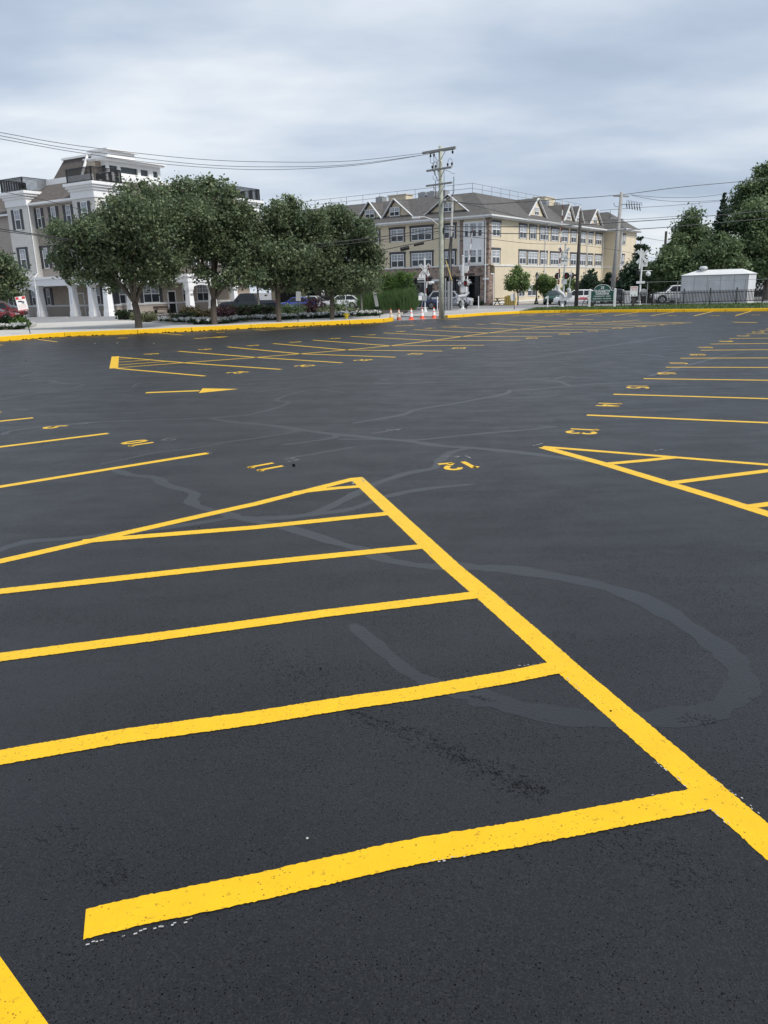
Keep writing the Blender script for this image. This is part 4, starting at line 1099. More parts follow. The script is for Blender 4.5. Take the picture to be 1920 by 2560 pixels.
gt.fbox(fL, -.5, 34, 9.2, 9.33, 0.01, .54).fbox(fR, -.5, 36.0, 9.2, 9.334, 0.01, .54).fbox(fW, .0, 3.2, 9.2, 9.334, 0.01, .54).fbox(fW2, .0, 7.1, 9.2, 9.334, 0.01, .54)
gt.build('gutter', OFFW, YB)
for fr, s_ in ((fL, .30), (fR, 15.2), (fR, 29.8), (fR, 36.2), (fL, 17)):
    dp = MB(); a = fr.p(s_, 9.35, .6); dp.tube([a, fr.p(s_, 9.1, .5), fr.p(s_, 8.9, .13), fr.p(s_, .25, .13)], .06, 6); dp.build('downpipe', OFFW, YB)

def dormer(fr, s0, s1, apex, zb=9.9, wn=(1.4, 1.0, 10.25), cols=2, za=12.1, out=-.75, back=3.6):
    sl = MB(); c = apex
    wall = MB(); A_, B_, T_ = fr.p(s0 + .12, zb, out), fr.p(s1 - .12, zb, out), fr.p(c, za - .12, out)
    wall.slab([A_, B_, T_], .12)
    wall.build('dormer_wall', CREAM, YB)
    e = .28
    for (s_, sg) in ((s0, -1), (s1, 1)):
        a0 = fr.p(s_ + sg * .18, zb - .1, out + e); a1 = fr.p(c, za + .02, out + e); b1 = fr.p(c, za + .02, out - back); b0 = fr.p(s_ + sg * .18, zb - .1, out - .6)
        sl.slab([a0, a1, b1, b0] if sg < 0 else [a1, a0, b0, b1], .09)
        rk = MB().bar(fr.p(s_ + sg * .2, zb - .06, out + e + .05), fr.p(c + sg * .03, za + .04, out + e + .05), .09, .24, up=tuple(fr.n))
        rk.build('rake_board', OFFW, YB)
    sl.build('dormer_roof', SHING2, YB)
    fd = Fr(fr.o + fr.n * (out + .14), fr.a, fr.n)
    window(YB, fd, c - wn[0] / 2, c + wn[0] / 2, wn[2], wn[2] + wn[1], cols, None)
for s0, s1, c in ((14.45, 18.2, 16.3), (10.0, 14.45, 12.7), (21.6, 25.2, 23.4)): dormer(fL, s0, s1, c)
dormer(fL, 2.6, 8.6, 5.4, za=12.0, wn=(1.35, 1.0, 10.2))
for s0, s1, c in ((11.2, 16.6, 13.9), (22.3, 26.2, 24.3), (26.2, 29.4, 27.8), (31.8, 37.0, 34.4)): dormer(fR, s0, s1, c, za=12.15, wn=(1.3, .95, 10.25))
# roof plant: pipe rails, boxes
mb = MB()
RP = [(4.4, 33), (4.4, 4.4), (38.4, 4.4)]
for a, b in zip(RP, RP[1:]):
    a = Vector((a[0], a[1], 12.4)); b = Vector((b[0], b[1], 12.4)); n = int((b - a).length / 2.4)
    for h in (.52, 1.05): mb.tube([a + Vector((0, 0, h)), b + Vector((0, 0, h))], .028, 5)
    for i in range(n + 1): p = a.lerp(b, i / n); mb.tube([p, p + Vector((0, 0, 1.05))], .028, 5)
mb.build('roof_railing', GREYM, YB)
for x, y, sx_, sy, sz in ((5.4, 16.8, 1.6, 2.6, .72),): MB().box(x, x + sx_, y - sy, y, 12.4, 12.4 + sz).box(x - .1, x + sx_ + .1, y - sy - .1, y + .1, 12.4 + sz, 12.5 + sz).build('roof_hatch', CREAM, YB)
for x, y in ((5.2, 18.6), (5.2, 12.3), (5.2, 11.0), (5.4, 9.6), (26, 5.6), (30, 5.6)):
    MB().box(x, x + 1, y - 1, y, 12.4, 13.15).lathe([(.38, 13.15), (.38, 13.22), (.1, 13.24)], 14, (x + .5, y - .5, 0)).build('rooftop_unit', GREYM, YB)
MB().box(27, 30.4, 5.2, 7, 12.4, 13.7).box(26.9, 30.5, 5.1, 7.1, 13.7, 13.8).build('roof_hatch', CREAM, YB)
hs = MB()
for px in ((430, 1240),): pass
# wall lamp brackets, hose bib
for s_, z in ((1.0, 3.0), (4.2, 3.0)):
    a = fR.p(s_ + 3, 3.1, 0.0); MB().tube([a, fR.p(s_ + 3, 3.3, .3), fR.p(s_ + 3, 3.15, .5)], .03, 6).lathe([(.05, 0), (.14, -.2), (.02, .05)], 10, tuple(fR.p(s_ + 3, 3.1, .5))).build('wall_lamp', BLACK, YB)

# --- white and tan building on the left
lo = G(272, 792)
LB = empty('apartment_building', (lo.x, lo.y, 0), R(58), 'white and tan mansard building with black balcony rails and white arcade', 'building')
aL = Fr((0, 0, 0), (0, 1, 0), (-1, 0, 0)); aR = Fr((0, 0, 0), (1, 0, 0), (0, -1, 0))
aL8 = Fr((.8, 0, 0), (0, 1, 0), (-1, 0, 0)); aR8 = Fr((0, .8, 0), (1, 0, 0), (0, -1, 0))
MB().box(.8, 24, .8, 26, 4.2, 11.65).build('wall', TAN, LB)
gf = MB().box(2.5, 24, 1.6, 26, -.05, 3.3).build('ground_floor_wall', TAN2, LB)
tw = [(0, 3.35, 0, 3.45), (0, 3.4, 10.9, 14.5), (20.8, 24.9, 0, 3.6)]
for x0, x1, y0, y1 in tw:
    t_ = MB().box(x0, x1, y0, y1, 4.22, 11.7).build('tower', STUC, LB)
    MB().box(x0 - .08, x1 + .08, y0 - .08, y1 + .08, 11.55, 12.25).box(x0 - .2, x1 + .2, y0 - .2, y1 + .2, 12.25, 12.5).box(x0 - .36, x1 + .36, y0 - .36, y1 + .36, 12.5, 12.72).box(x0 - .5, x1 + .5, y0 - .5, y1 + .5, 12.72, 13.0).build('cornice', WHITE, t_)
    railing(LB, [(x0 - .2, y1 + .1), (x0 - .2, y0 - .2), (x1 + .1, y0 - .2), (x1 + .1, y1 + .1)] if y0 < 5 else [(x0 - .2 + 3, y1 + .1), (x0 - .2, y1 + .1), (x0 - .2, y0 - .1), (x0 + 3, y0 - .1)], 13.0, 1.32)
# set-back wing at far left
MB().box(.9, 20, 14.5, 30, 4.2, 10.9).build('wing_wall', TAN, LB)
# beam over the arcade
bm = MB()
bm.box(-.35, .9, -.35, 16.0, 3.3, 3.95).box(-.45, 1.0, -.45, 16.1, 3.95, 4.21).box(.9, 20, -.35, .8, 3.302, 3.948).box(1.0, 20, -.45, .9, 3.95, 4.208)
bm.build('arcade_beam', WHITE, LB)
def column(x, y, zt=3.3, arch=None):
    mb = MB()
    for (h0, h1, a, b) in ((0, .1, .42, .42), (.1, .55, .415, .40), (.55, .62, .385, .385), (.62, zt - .32, .36, .29), (zt - .32, zt - .18, .33, .33), (zt - .18, zt, .38, .38)):
        v = [(x - a, y - a, h0), (x + a, y - a, h0), (x + a, y + a, h0), (x - a, y + a, h0), (x - b, y - b, h1), (x + b, y - b, h1), (x + b, y + b, h1), (x - b, y + b, h1)]
        mb.add(v, [(3, 2, 1, 0), (4, 5, 6, 7), (0, 1, 5, 4), (1, 2, 6, 5), (2, 3, 7, 6), (3, 0, 4, 7)])
    return mb.build('column', WHITE, LB)
cols_ = [column(.15, y) for y in (-.0, 2.35, 5.4, 11.1, 14.4)] + [column(x, .15) for x in (3.3,)]
# arches beside tower two
def arch(x0, x1, y, z0, z1, depth, nm='arch', plane='R'):
    c = (x0 + x1) / 2; r_ = (x1 - x0) / 2; rise = z1 - z0; mb = MB(); n = 14; top = z1 + .35
    for i in range(n):
        t0, t1 = math.pi - math.pi * i / n, math.pi - math.pi * (i + 1) / n
        pa, pb = (c + r_ * math.cos(t0), z0 + rise * math.sin(t0)), (c + r_ * math.cos(t1), z0 + rise * math.sin(t1))
        q = [(pa[0], pa[1]), (pb[0], pb[1]), (pb[0], top), (pa[0], top)]
        if plane == 'R': v = [(x, yy, z) for yy in (y, y + depth) for x, z in q]
        else: v = [(yy, x, z) for yy in (y, y + depth) for x, z in q]
        mb.add(v, [(3, 2, 1, 0), (4, 5, 6, 7), (0, 1, 5, 4), (1, 2, 6, 5), (2, 3, 7, 6), (3, 0, 4, 7)])
    return mb.build(nm, WHITE, LB)
arch(11.55, 13.95, -.16, 2.55, 2.98, .55, plane='L')
# porch with arches at the right side
for x in (9.7, 13.3, 17.0): column(x, -2.0, 2.7)
pb = MB().box(9.2, 17.6, -2.45, .79, 3.35, 3.9).box(9.05, 17.75, -2.6, .785, 3.9, 4.2); pb.build('porch_beam', WHITE, LB)
arch(10.1, 12.9, -2.3, 2.7, 3.05, .6); arch(13.7, 16.6, -2.3, 2.7, 3.05, .6)
for x in (9.3, 12.9, 16.6): MB().box(x, x + .8, -2.4, -1.6, 2.7, 3.349).build('arch_pier', WHITE, LB)
railing(LB, [(9.3, .6), (9.3, -2.3), (17.5, -2.3)], 4.2, .95)
put_text('160', .42, SLATE, cols_[-1], Matrix.Translation((9.7, -2.34, 2.0)) @ Matrix.Rotation(R(90), 4, 'X'), 'house_number')
for yy in (11.1, 5.4):
    for k, ch in enumerate('VISITOR'):
        put_text(ch, .17, LBLUE, LB, Matrix.Translation((-.215 + .15 * 0, yy, 2.35 - k * .15)) @ Matrix.Rotation(R(-90), 4, 'Z') @ Matrix.Rotation(R(90), 4, 'X'), 'column_lettering')
# windows of the left faces
for a, b in ((9.85, 10.5), (7.35, 8.1), (4.9, 5.65)): window(LB, aL8, a, b, 9.25, 11.25, 1, 'shutters')
for a, b in ((9.6, 10.45), (7.25, 8.15), (4.85, 5.7)): window(LB, aL8, a, b, 5.1, 7.25, 1, 'headed')
for y0 in (1.25, 12.35):
    window(LB, aL, y0 - .05, y0 + .95, 9.2, 11.25, 1, 'shutters'); window(LB, aL, y0 - .05, y0 + .95, 5.1, 7.2, 1, 'headed')
aLw = Fr((.9, 0, 0), (0, 1, 0), (-1, 0, 0))
for y0 in (15.6, 18.6, 21.5): window(LB, aLw, y0, y0 + .9, 8.4, 10.4, 1, 'shutters'); window(LB, aLw, y0, y0 + .9, 5.0, 7.0, 1, 'shutters')
for x0 in (1.2, 22.4): window(LB, aR, x0, x0 + .85, 9.2, 11.25, 1, 'shutters'); window(LB, aR, x0, x0 + .85, 5.1, 7.2, 1, 'shutters')
for x0 in (5.0, 7.6, 10.4, 13.2, 16.0, 18.6): window(LB, aR8, x0, x0 + .85, 9.2, 11.25, 1, 'shutters'); window(LB, aR8, x0, x0 + .85, 5.1, 7.2, 1, 'shutters')
aG = Fr((2.5, 0, 0), (0, 1, 0), (-1, 0, 0)); aGR = Fr((0, 1.6, 0), (1, 0, 0), (0, -1, 0))
sb = MB(); sb.fbox(aG, 1.6, 26, 1.05, 1.22, -.02, .1).fbox(aGR, 2.5, 24, 1.05, 1.22, -.02, .1); sb.build('sill_band', OFFW, LB)
MB().fbox(aG, 1.6, 26, -.02, 1.05, -.02, .03).fbox(aGR, 2.5, 24, -.02, 1.05, -.02, .03).build('base_panel', TAN, LB)
for a, b, c in ((2.0, 3.2, 1), (4.0, 4.9, 1), (12.55, 13.2, 1), (15.2, 15.9, 1), (17.5, 18.6, 1), (19.5, 20.5, 1)): window(LB, aG, a, b, 1.22, 3.05, c, 'shutters', lower=GLASSD, grid=False)
window(LB, aGR, 6.3, 8.6, 1.22, 3.15, 2, 'shutters', grid=True); window(LB, aGR, 3.0, 4.6, 1.22, 3.1, 2, 'shutters'); window(LB, aGR, 12.2, 13.2, 1.22, 3.1, 1, None); window(LB, aGR, 14.5, 16.5, 1.22, 3.1, 2, None)
for fr, a in ((aGR, 9.9), (aG, 6.7)):
    d_ = MB().fbox(fr, a, a + 1.0, .02, 2.35, -.02, .07, 0).build('door', GLASSD if fr is aGR else TAN2, LB)
    MB().fbox(fr, a - .14, a, .02, 2.49, -.02, .10).fbox(fr, a + 1.0, a + 1.14, .02, 2.49, -.02, .10).fbox(fr, a, a + 1.0, 2.35, 2.49, -.02, .10).build('door_frame', WHITE if fr is aGR else OFFW, d_)
    MB().fbox(fr, a + .86, a + .9, .95, 1.25, .07, .12).build('handle', GREYM, d_)
# roofs
mr = MB()
mr.add([(.15, 3.46, 11.72), (.15, 10.9, 11.72), (2.7, 10.9, 13.75), (2.7, 3.46, 13.75), (.15, 3.46, 11.62), (.15, 10.9, 11.62), (2.7, 10.9, 11.62), (2.7, 3.46, 11.62)], [(0, 1, 2, 3), (0, 4, 5, 1), (4, 7, 6, 5), (1, 5, 6, 2), (0, 3, 7, 4), (3, 2, 6, 7)])
mr.add([(3.36, .15, 11.72), (20.8, .15, 11.72), (20.8, 2.7, 13.75), (3.36, 2.7, 13.75), (3.36, .15, 11.62), (20.8, .15, 11.62), (20.8, 2.7, 11.62), (3.36, 2.7, 11.62)], [(0, 1, 2, 3), (0, 4, 5, 1), (4, 7, 6, 5), (1, 5, 6, 2), (0, 3, 7, 4), (3, 2, 6, 7)])
mr.add([(.3, 14.52, 10.95), (.3, 30, 10.95), (3.5, 30, 13.6), (3.5, 14.52, 13.6), (3.5, 30, 10.85), (3.5, 14.52, 10.85), (.3, 14.52, 10.85), (.3, 30, 10.85)], [(0, 1, 2, 3), (0, 6, 7, 1), (6, 5, 4, 7), (0, 3, 5, 6), (1, 7, 4, 2), (2, 4, 5, 3)])
mr.build('roof', SHING, LB)
ev = MB()
ev.box(.02, .16, 3.46, 10.9, 11.55, 11.75).box(3.4, 20.8, .02, .16, 11.55, 11.75).box(.16, .8, 3.46, 10.9, 11.5, 11.6).box(3.4, 20.8, .16, .8, 11.5, 11.6).box(.2, .34, 14.52, 30, 10.8, 10.98)
ev.build('gutter', WHITE, LB)
dp = MB()
for x, y in ((-.06, 10.75),): dp.tube([(x + .1, y, 11.6), (x + .1, y, 4.6), (x - .35, y, 4.2), (x - .42, y, 3.3), (x - .42, y, .1)], .06, 6)
dp.build('downpipe', WHITE, LB); dp = MB(); dp.tube([(.85, 14.7, 10.8), (.85, 14.7, .1)], .06, 6); dp.build('downpipe', WHITE, LB)
pa = MB(); pa.box(2.7, 2.95, 3.4, 12.4, 13.5, 14.3).box(3.3, 20.8, 2.7, 2.95, 13.5, 14.3).box(2.95, 20, 2.95, 25, 13.3, 13.5); pa.build('parapet', WHITE, LB)
# penthouse: brown mansard block and white glazed room with slab roofs
ph = MB(); ph.add([(3.4, 6.2, 13.5), (3.4, 11.6, 13.5), (10, 11.6, 13.5), (10, 6.2, 13.5), (4.6, 6.0, 16.35), (4.6, 9.9, 16.35), (10, 9.9, 16.35), (10, 6.0, 16.35)], [(0, 1, 5, 4), (1, 2, 6, 5), (2, 3, 7, 6), (3, 0, 4, 7), (4, 5, 6, 7), (3, 2, 1, 0)]); ph.build('penthouse_roof', SHING, LB)
MB().box(4.4, 10.2, 5.8, 10.05, 16.35, 16.55).bar((3.25, 6.05, 13.55), (4.5, 5.85, 16.4), .2, .2).build('roof_edge', WHITE, LB)
MB().box(4.3, 6.2, 4.6, 6.1, 13.5, 15.8).build('penthouse_side_wall', TAN2, LB)
pw = MB(); pw.box(5.1, 12.5, 3.6, 3.9, 13.5, 14.75).box(5.1, 12.5, 3.6, 3.9, 15.4, 15.8)
for a, b in ((5.1, 5.35), (6.45, 6.85), (9.2, 9.6), (10.7, 11.4), (12.1, 12.5)): pw.box(a, b, 3.604, 3.896, 14.75, 15.4)
pw.box(5.1, 5.4, 3.9, 6, 13.5, 14.75).box(5.1, 5.4, 3.9, 6, 15.4, 15.8).box(5.4, 12.5, 3.9, 8, 15.5, 15.78); pw.build('penthouse_wall', WHITE, LB)
MB().box(5.15, 12.3, 3.8, 3.86, 14.7, 15.55).box(5.2, 5.26, 3.9, 6, 14.7, 15.55).build('penthouse_glass', GLASS, LB)
MB().box(4.4, 12.5, 2.9, 6.2, 15.8, 15.97).box(4.25, 12.65, 2.75, 6.35, 15.97, 16.1).build('slab_roof', WHITE, LB)
MB().box(4.8, 8.4, 3.0, 5.6, 16.1, 16.72).box(4.5, 8.7, 2.7, 5.9, 16.72, 16.9).build('slab_roof', WHITE, LB)
# terrace furniture seen through the rails
ch = empty('terrace_chair', LB.matrix_basis @ Vector((1.1, 12.2, 13.0)) if False else Matrix.LocRotScale(LB.location, LB.rotation_euler, None) @ Vector((.7, 12.3, 13.0)), R(20), 'dark chair on the leftmost roof terrace behind black rails', 'chair', 'chairs on the roof terraces')
MB().box(-.32, .32, -.3, .3, .38, .48).build('seat', BLACK, ch); MB().box(-.32, .32, .26, .34, .48, .95).build('backrest', BLACK, ch)
for x in (-.28, .28):
    for y in (-.26, .26): MB().box(x - .03, x + .03, y - .03, y + .03, 0, .38).build('leg', BLACK, ch)
c2 = copy_tree(ch); c2.location = Matrix.LocRotScale(LB.location, LB.rotation_euler, None) @ Vector((1.6, .7, 13.0)); c2['label'] = 'dark chair on the corner terrace above the tallest tower'
bn = empty('bench', Matrix.LocRotScale(LB.location, LB.rotation_euler, None) @ Vector((8.0, .7, 0)), R(58), 'dark wooden bench against the tan wall beside the glass door', 'bench')
MB().box(-1.05, 1.05, -.22, .22, .42, .50).build('seat', BENCHW, bn); MB().box(-1.05, 1.05, .20, .26, .55, .85).build('backrest', BENCHW, bn)
for x in (-.95, .95): MB().box(x - .04, x + .04, -.2, .2, 0, .42).box(x - .04, x + .04, -.26, .2, .62, .68).box(x - .035, x + .035, -.26, -.2, .42, .62).build('leg', BLACK, bn)

# ---------------------------------------------------------------- white steel shed
s0 = G(*z5(787, 1425)); s1 = G(*z5(1440, 1421)); s0 *= 1.022; s1 *= 1.022; dv = s1 - s0
SH = empty('steel_shed', (s0.x, s0.y, 0), math.atan2(dv.y, dv.x), 'white sheet-steel shed with low hipped roof behind the black fence', 'shed')
W_ = dv.length; D_ = 2.1
mb = MB().box(0, W_, 0, D_, 0, 2.55)
mb.build('wall', STEEL, SH)
sm = MB()
for i in range(6): sm.box(W_ * i / 5 - .03, W_ * i / 5 + .03, -.02, 0, 0, 2.5)
sm.box(-.02, W_ + .02, -.03, -.001, 2.48, 2.56); sm.build('seam', M('seam_grey', (.42, .43, .44)), SH)
mb = MB().add([(-.1, -.12, 2.55), (W_ + .1, -.12, 2.55), (W_ + .1, D_ + .12, 2.55), (-.1, D_ + .12, 2.55), (1.1, D_ / 2, 3.0), (W_ - .9, D_ / 2, 3.0)], [(0, 1, 5, 4), (1, 2, 5), (2, 3, 4, 5), (3, 0, 4), (3, 2, 1, 0)]); mb.build('roof', SHEDR, SH)
MB().lathe([(.2, 2.8), (.2, 3.15), (.36, 3.16), (.38, 3.3), (.25, 3.42), (.02, 3.45)], 14, (1.6, .9, -.1)).build('vent', ALU, SH)

# ---------------------------------------------------------------- fences
fa = G(*z4(560, 1232)); fa = G(*z5(-85, 1452)); fb = G(*z5(820, 1437)); fc_ = G(*z5(1600, 1418)); fe = G(2080, 752.5)
FN = empty('iron_fence', (fa.x, fa.y, 0), 0, 'black iron picket fence along the grass verge on the right', 'fence')
mb = MB(); po = []
loc = [Vector((p.x - fa.x, p.y - fa.y, .1)) for p in (fa, fb, fc_, fe)]
for a, b in zip(loc, loc[1:]):
    n = int((b - a).length / .125)
    for z in (.18, .95): mb.bar(a + Vector((0, 0, z)), b + Vector((0, 0, z)), .04, .055)
    for i in range(n):
        p = a.lerp(b, i / n); mb.bar(p + Vector((0, 0, .1)), p + Vector((0, 0, 1.14)), .046, up=(0, 1, 0))
    k = max(1, round((b - a).length / 2.4))
    for i in range(k): po.append(a.lerp(b, i / k))
mb.build('picket_panel', BLACK, FN)
for p in po: MB().bar(p, p + Vector((0, 0, 1.28)), .085, up=(0, 1, 0)).lathe([(.05, 1.28), (.03, 1.33), (.0, 1.36)], 8, tuple(p)).build('post', BLACK, FN)
# chain-link behind with slanting top arms
ca = G(*z5(430, 1432)) + Vector((0, 1.4, 0)); cb_ = G(*z5(1600, 1414)) + Vector((0, 1.2, 0))
ca = G(*z5(430, 1449)); cb_ = G(*z5(1680, 1437))
CF = empty('wire_fence', ca, 0, 'tall thin wire fence with slim metal posts in front of the shed', 'fence')
dd = cb_ - ca; mb = MB(); mb.tube([(0, 0, 2.05), tuple(dd + Vector((0, 0, 2.05)))], .014, 5); mb.build('top_rail', GREYM, CF)
for t in (.02, .27, .52, .80, .985):
    p = dd * t; MB().tube([p, p + Vector((0.02, 0, 2.05))], .035, 6).build('post', GREYM, CF)

# low black fence by the crossing and blue cars
la = G(*z3(565, 1815)); lb = G(*z3(1030, 1790))
LF = empty('iron_fence', la, 0, 'low black picket fence in front of the navy car at the crossing', 'fence'); mb = MB(); d3 = lb - la; n = int(d3.length / .14)
for z in (.2, .95): mb.bar((0, 0, z), d3 + Vector((0, 0, z)), .035, .035)
for i in range(n + 1): p = d3 * (i / n); mb.bar(p, p + Vector((0, 0, 1.02)), .02, up=(0, 1, 0))
mb.build('picket_panel', BLACK, LF)
# wheel-shaped gate piece behind the garden sign
wg = G(*z4(985, 1235)); WG = empty('iron_gate', wg + Vector((0, .8, 0)), R(0), 'black fan-shaped iron gate left of the green garden sign', 'gate'); mb = MB()
for r_ in (1.1, .35): mb.tube([(1.1 - r_ * math.cos(R(a)), 0, r_ * math.sin(R(a))) for a in range(0, 95, 8)], .03, 5)
for a in range(0, 91, 15): mb.bar((1.1 - .35 * math.cos(R(a)), 0, .35 * math.sin(R(a))), (1.1 - 1.1 * math.cos(R(a)), 0, 1.1 * math.sin(R(a))), .03)
mb.build('fan_bars', BLACK, WG)

# ---------------------------------------------------------------- vehicles
CARS = {
 # length, half width, wheel radius, front axle, rear axle, body stations (x, z bottom, z top, width factor), cabin (x base/top front, x top/base rear), belt, roof
 'sedan': dict(L=4.7, w=.91, r=.33, ax=(1.42, -1.38), st=[(-2.35, .42, .80, .80), (-2.25, .28, .98, .92), (-1.5, .22, 1.02, 1), (0, .20, .98, 1), (.9, .20, .95, 1), (1.5, .22, .90, .99), (2.1, .28, .78, .92), (2.35, .38, .62, .78)], cab=(1.05, .25, -1.0, -1.85), belt=.95, roof=1.45),
 'hatch': dict(L=4.5, w=.91, r=.34, ax=(1.38, -1.32), st=[(-2.2, .42, .95, .82), (-2.1, .30, 1.06, .94), (-1.3, .24, 1.06, 1), (0, .22, 1.02, 1), (.9, .22, 1.0, 1), (1.5, .24, .95, .99), (2.05, .30, .82, .92), (2.25, .40, .65, .78)], cab=(1.15, .35, -1.3, -2.1), belt=1.0, roof=1.52),
 'suv': dict(L=4.7, w=.94, r=.37, ax=(1.42, -1.38), st=[(-2.35, .45, 1.05, .86), (-2.25, .34, 1.15, .96), (-1.4, .28, 1.15, 1), (0, .27, 1.12, 1), (.9, .27, 1.1, 1), (1.6, .29, 1.05, .99), (2.15, .36, .95, .93), (2.35, .45, .75, .82)], cab=(1.2, .5, -1.7, -2.2), belt=1.1, roof=1.70),
 'mini': dict(L=3.85, w=.87, r=.32, ax=(1.22, -1.22), st=[(-1.92, .42, .95, .85), (-1.85, .28, 1.0, .95), (-1.2, .22, 1.0, 1), (0, .20, .98, 1), (.7, .20, .97, 1), (1.3, .23, .94, .99), (1.75, .28, .84, .93), (1.92, .38, .65, .82)], cab=(.85, .4, -1.4, -1.75), belt=.96, roof=1.42),
 'pickup': dict(L=6.0, w=1.0, r=.41, ax=(1.9, -1.75), st=[(-3.0, .55, 1.2, .93), (-2.95, .45, 1.28, .97), (-1.6, .38, 1.28, 1), (-.9, .38, 1.28, 1), (.9, .38, 1.26, 1), (1.6, .40, 1.22, 1), (2.7, .45, 1.12, .95), (3.0, .55, .9, .86)], cab=(1.35, .65, -.85, -1.15), belt=1.26, roof=1.98),
}


def car(kind, col, loc, heading, label, cat, group='cars parked or passing beyond the lot', plate=True, name='parked_car', lettering=None):
    c = CARS[kind]; w = c['w']; pm = car_paint('paint_' + '_'.join('%03d' % int(x * 999) for x in col), col)
    root = empty(name, loc, math.pi / 2 - R(heading), label, cat, group)   # heading: clockwise from +Y
    mb = MB(); v = []; f = []
    for x, zb, zt, k in c['st']:
        ww = w * k
        h = zt - zb
        v += [(x, -ww * .88, zb), (x, -ww, zb + h * .28), (x, -ww * .99, zb + h * .62), (x, -ww * .93, zt - .03), (x, -ww * .80, zt), (x, ww * .80, zt), (x, ww * .93, zt - .03), (x, ww * .99, zb + h * .62), (x, ww, zb + h * .28), (x, ww * .88, zb)]
    n = len(c['st'])
    for i in range(n - 1):
        for k in range(10): f.append((i * 10 + k, i * 10 + (k + 1) % 10, (i + 1) * 10 + (k + 1) % 10, (i + 1) * 10 + k))
    f += [tuple(range(9, -1, -1)), tuple(range((n - 1) * 10, n * 10))]
    mb.add(v, f)
    a, b, d, e = c['cab']; bz, rz_ = c['belt'] - .02, c['roof']; wb, wt = w * .93, w * .74
    rings = [(a, bz, wb * .97, bz), (b, bz, wt, rz_ - .03), ((b + d) / 2, bz, wt * 1.02, rz_ + .015), (d, bz, wt, rz_ - .02), (e, bz, wb * .96, bz)]
    v = [(a, -wb, bz - .05), (a, wb, bz - .05), (b, -wt, rz_ - .02), (b, wt, rz_ - .02), ((b + d) / 2, -wt * 1.02, rz_ + .01), ((b + d) / 2, wt * 1.02, rz_ + .01), (d, -wt, rz_ - .02), (d, wt, rz_ - .02), (e, -wb, bz - .05), (e, wb, bz - .05)]
    mb.add(v, [(0, 1, 3, 2), (2, 3, 5, 4), (4, 5, 7, 6), (6, 7, 9, 8), (0, 2, 4, 6, 8), (1, 9, 7, 5, 3), (0, 8, 9, 1)])
    mb.build('body', pm, root, bevel=.035)
    P_ = lambda x, z, s_: (x, s_ * (wb + (wt - wb) * (z - bz) / (rz_ - bz) + .012), z)
    za, zc = bz + .03, rz_ - .09
    fx = lambda z: a + (b - a) * (z - bz) / (rz_ - bz); rx = lambda z: e + (d - e) * (z - bz) / (rz_ - bz)
    mid = (b + d) / 2 - .1
    for s_ in (-1, 1):
        MB().add([P_(fx(za) - .22, za, s_), P_(mid + .04, za, s_), P_(mid + .04, zc, s_), P_(fx(zc) - .12, zc, s_)], [(0, 1, 2, 3)]).build('side_window', GLASSD, root)
        MB().add([P_(mid - .04, za, s_), P_(rx(za) + .22, za, s_), P_(rx(zc) + .14, zc, s_), P_(mid - .04, zc, s_)], [(0, 1, 2, 3)]).build('side_window', GLASSD, root)
    q = lambda x, y, z, o: (x + o, y, z + .012)
    MB().add([q(fx(za), -wb * .86, za, .015), q(fx(za), wb * .86, za, .015), q(fx(zc), wt * .88, zc, .015), q(fx(zc), -wt * .88, zc, .015)], [(0, 1, 2, 3)]).build('windscreen', GLASS, root)
    MB().add([q(rx(za), -wb * .82, za + .05, -.015), q(rx(za), wb * .82, za + .05, -.015), q(rx(zc), wt * .84, zc, -.015), q(rx(zc), -wt * .84, zc, -.015)], [(3, 2, 1, 0)]).build('rear_window', GLASSD, root)
    for x in c['ax']:
        for s_ in (-1, 1):
            MB().lathe([(c['r'] * 1.16, s_ * (w * .90)), (c['r'] * 1.16, s_ * (w + .004))], 20, (x, 0, c['r'] + .03), axis='y').build('wheel_arch', RUBBER, root)
            wh = MB().lathe([(c['r'] * .92, s_ * (w - .2)), (c['r'], s_ * (w - .15)), (c['r'], s_ * (w + .0)), (c['r'] * .93, s_ * (w + .03)), (c['r'] * .7, s_ * (w + .032))], 20, (x, 0, c['r']), axis='y').build('wheel', RUBBER, root)
            rm = MB().lathe([(c['r'] * .68, s_ * (w + .025)), (c['r'] * .66, s_ * (w + .04)), (c['r'] * .60, s_ * (w + .036))], 16, (x, 0, c['r']), axis='y')
            for k in range(7):
                t = k * 2 * math.pi / 7; rm.bar((x, s_ * (w + .045), c['r']), (x + math.cos(t) * c['r'] * .62, s_ * (w + .045), c['r'] + math.sin(t) * c['r'] * .62), .05, .02)
            rm.build('rim', RIM, wh)
    x1, zb1, zt1, k1 = c['st'][-2]; x0, zb0, zt0, k0 = c['st'][1]
    for s_ in (-1, 1):
        MB().lathe([(.12, 0), (.13, .04), (.10, .07)], 12, (x1 + .10, s_ * w * .62, zt1 - .17), axis='x').build('headlight', LAMPG, root)
        MB().box(x0 - .115, x0 - .03, s_ * w * .62 - .15, s_ * w * .62 + .15, zt0 - .26, zt0 - .10).build('taillight', RED, root)
        MB().box(fx(za) - .45, fx(za) - .25, s_ * (w + .10) - .09, s_ * (w + .10) + .09, bz, bz + .14).build('mirror', pm, root)
        dm = MB()
        for xx in (mid, fx(za) - .35, rx(za) + .30): dm.box(xx - .008, xx + .008, min(s_ * w * .985, s_ * (w + .003)), max(s_ * w * .985, s_ * (w + .003)), .32, bz - .1)
        dm.build('door_seam', RUBBER, root)
    MB().box(x1 + .08, x1 + .235, -w * .45, w * .45, .42, .58).build('grille', BLACK, root)
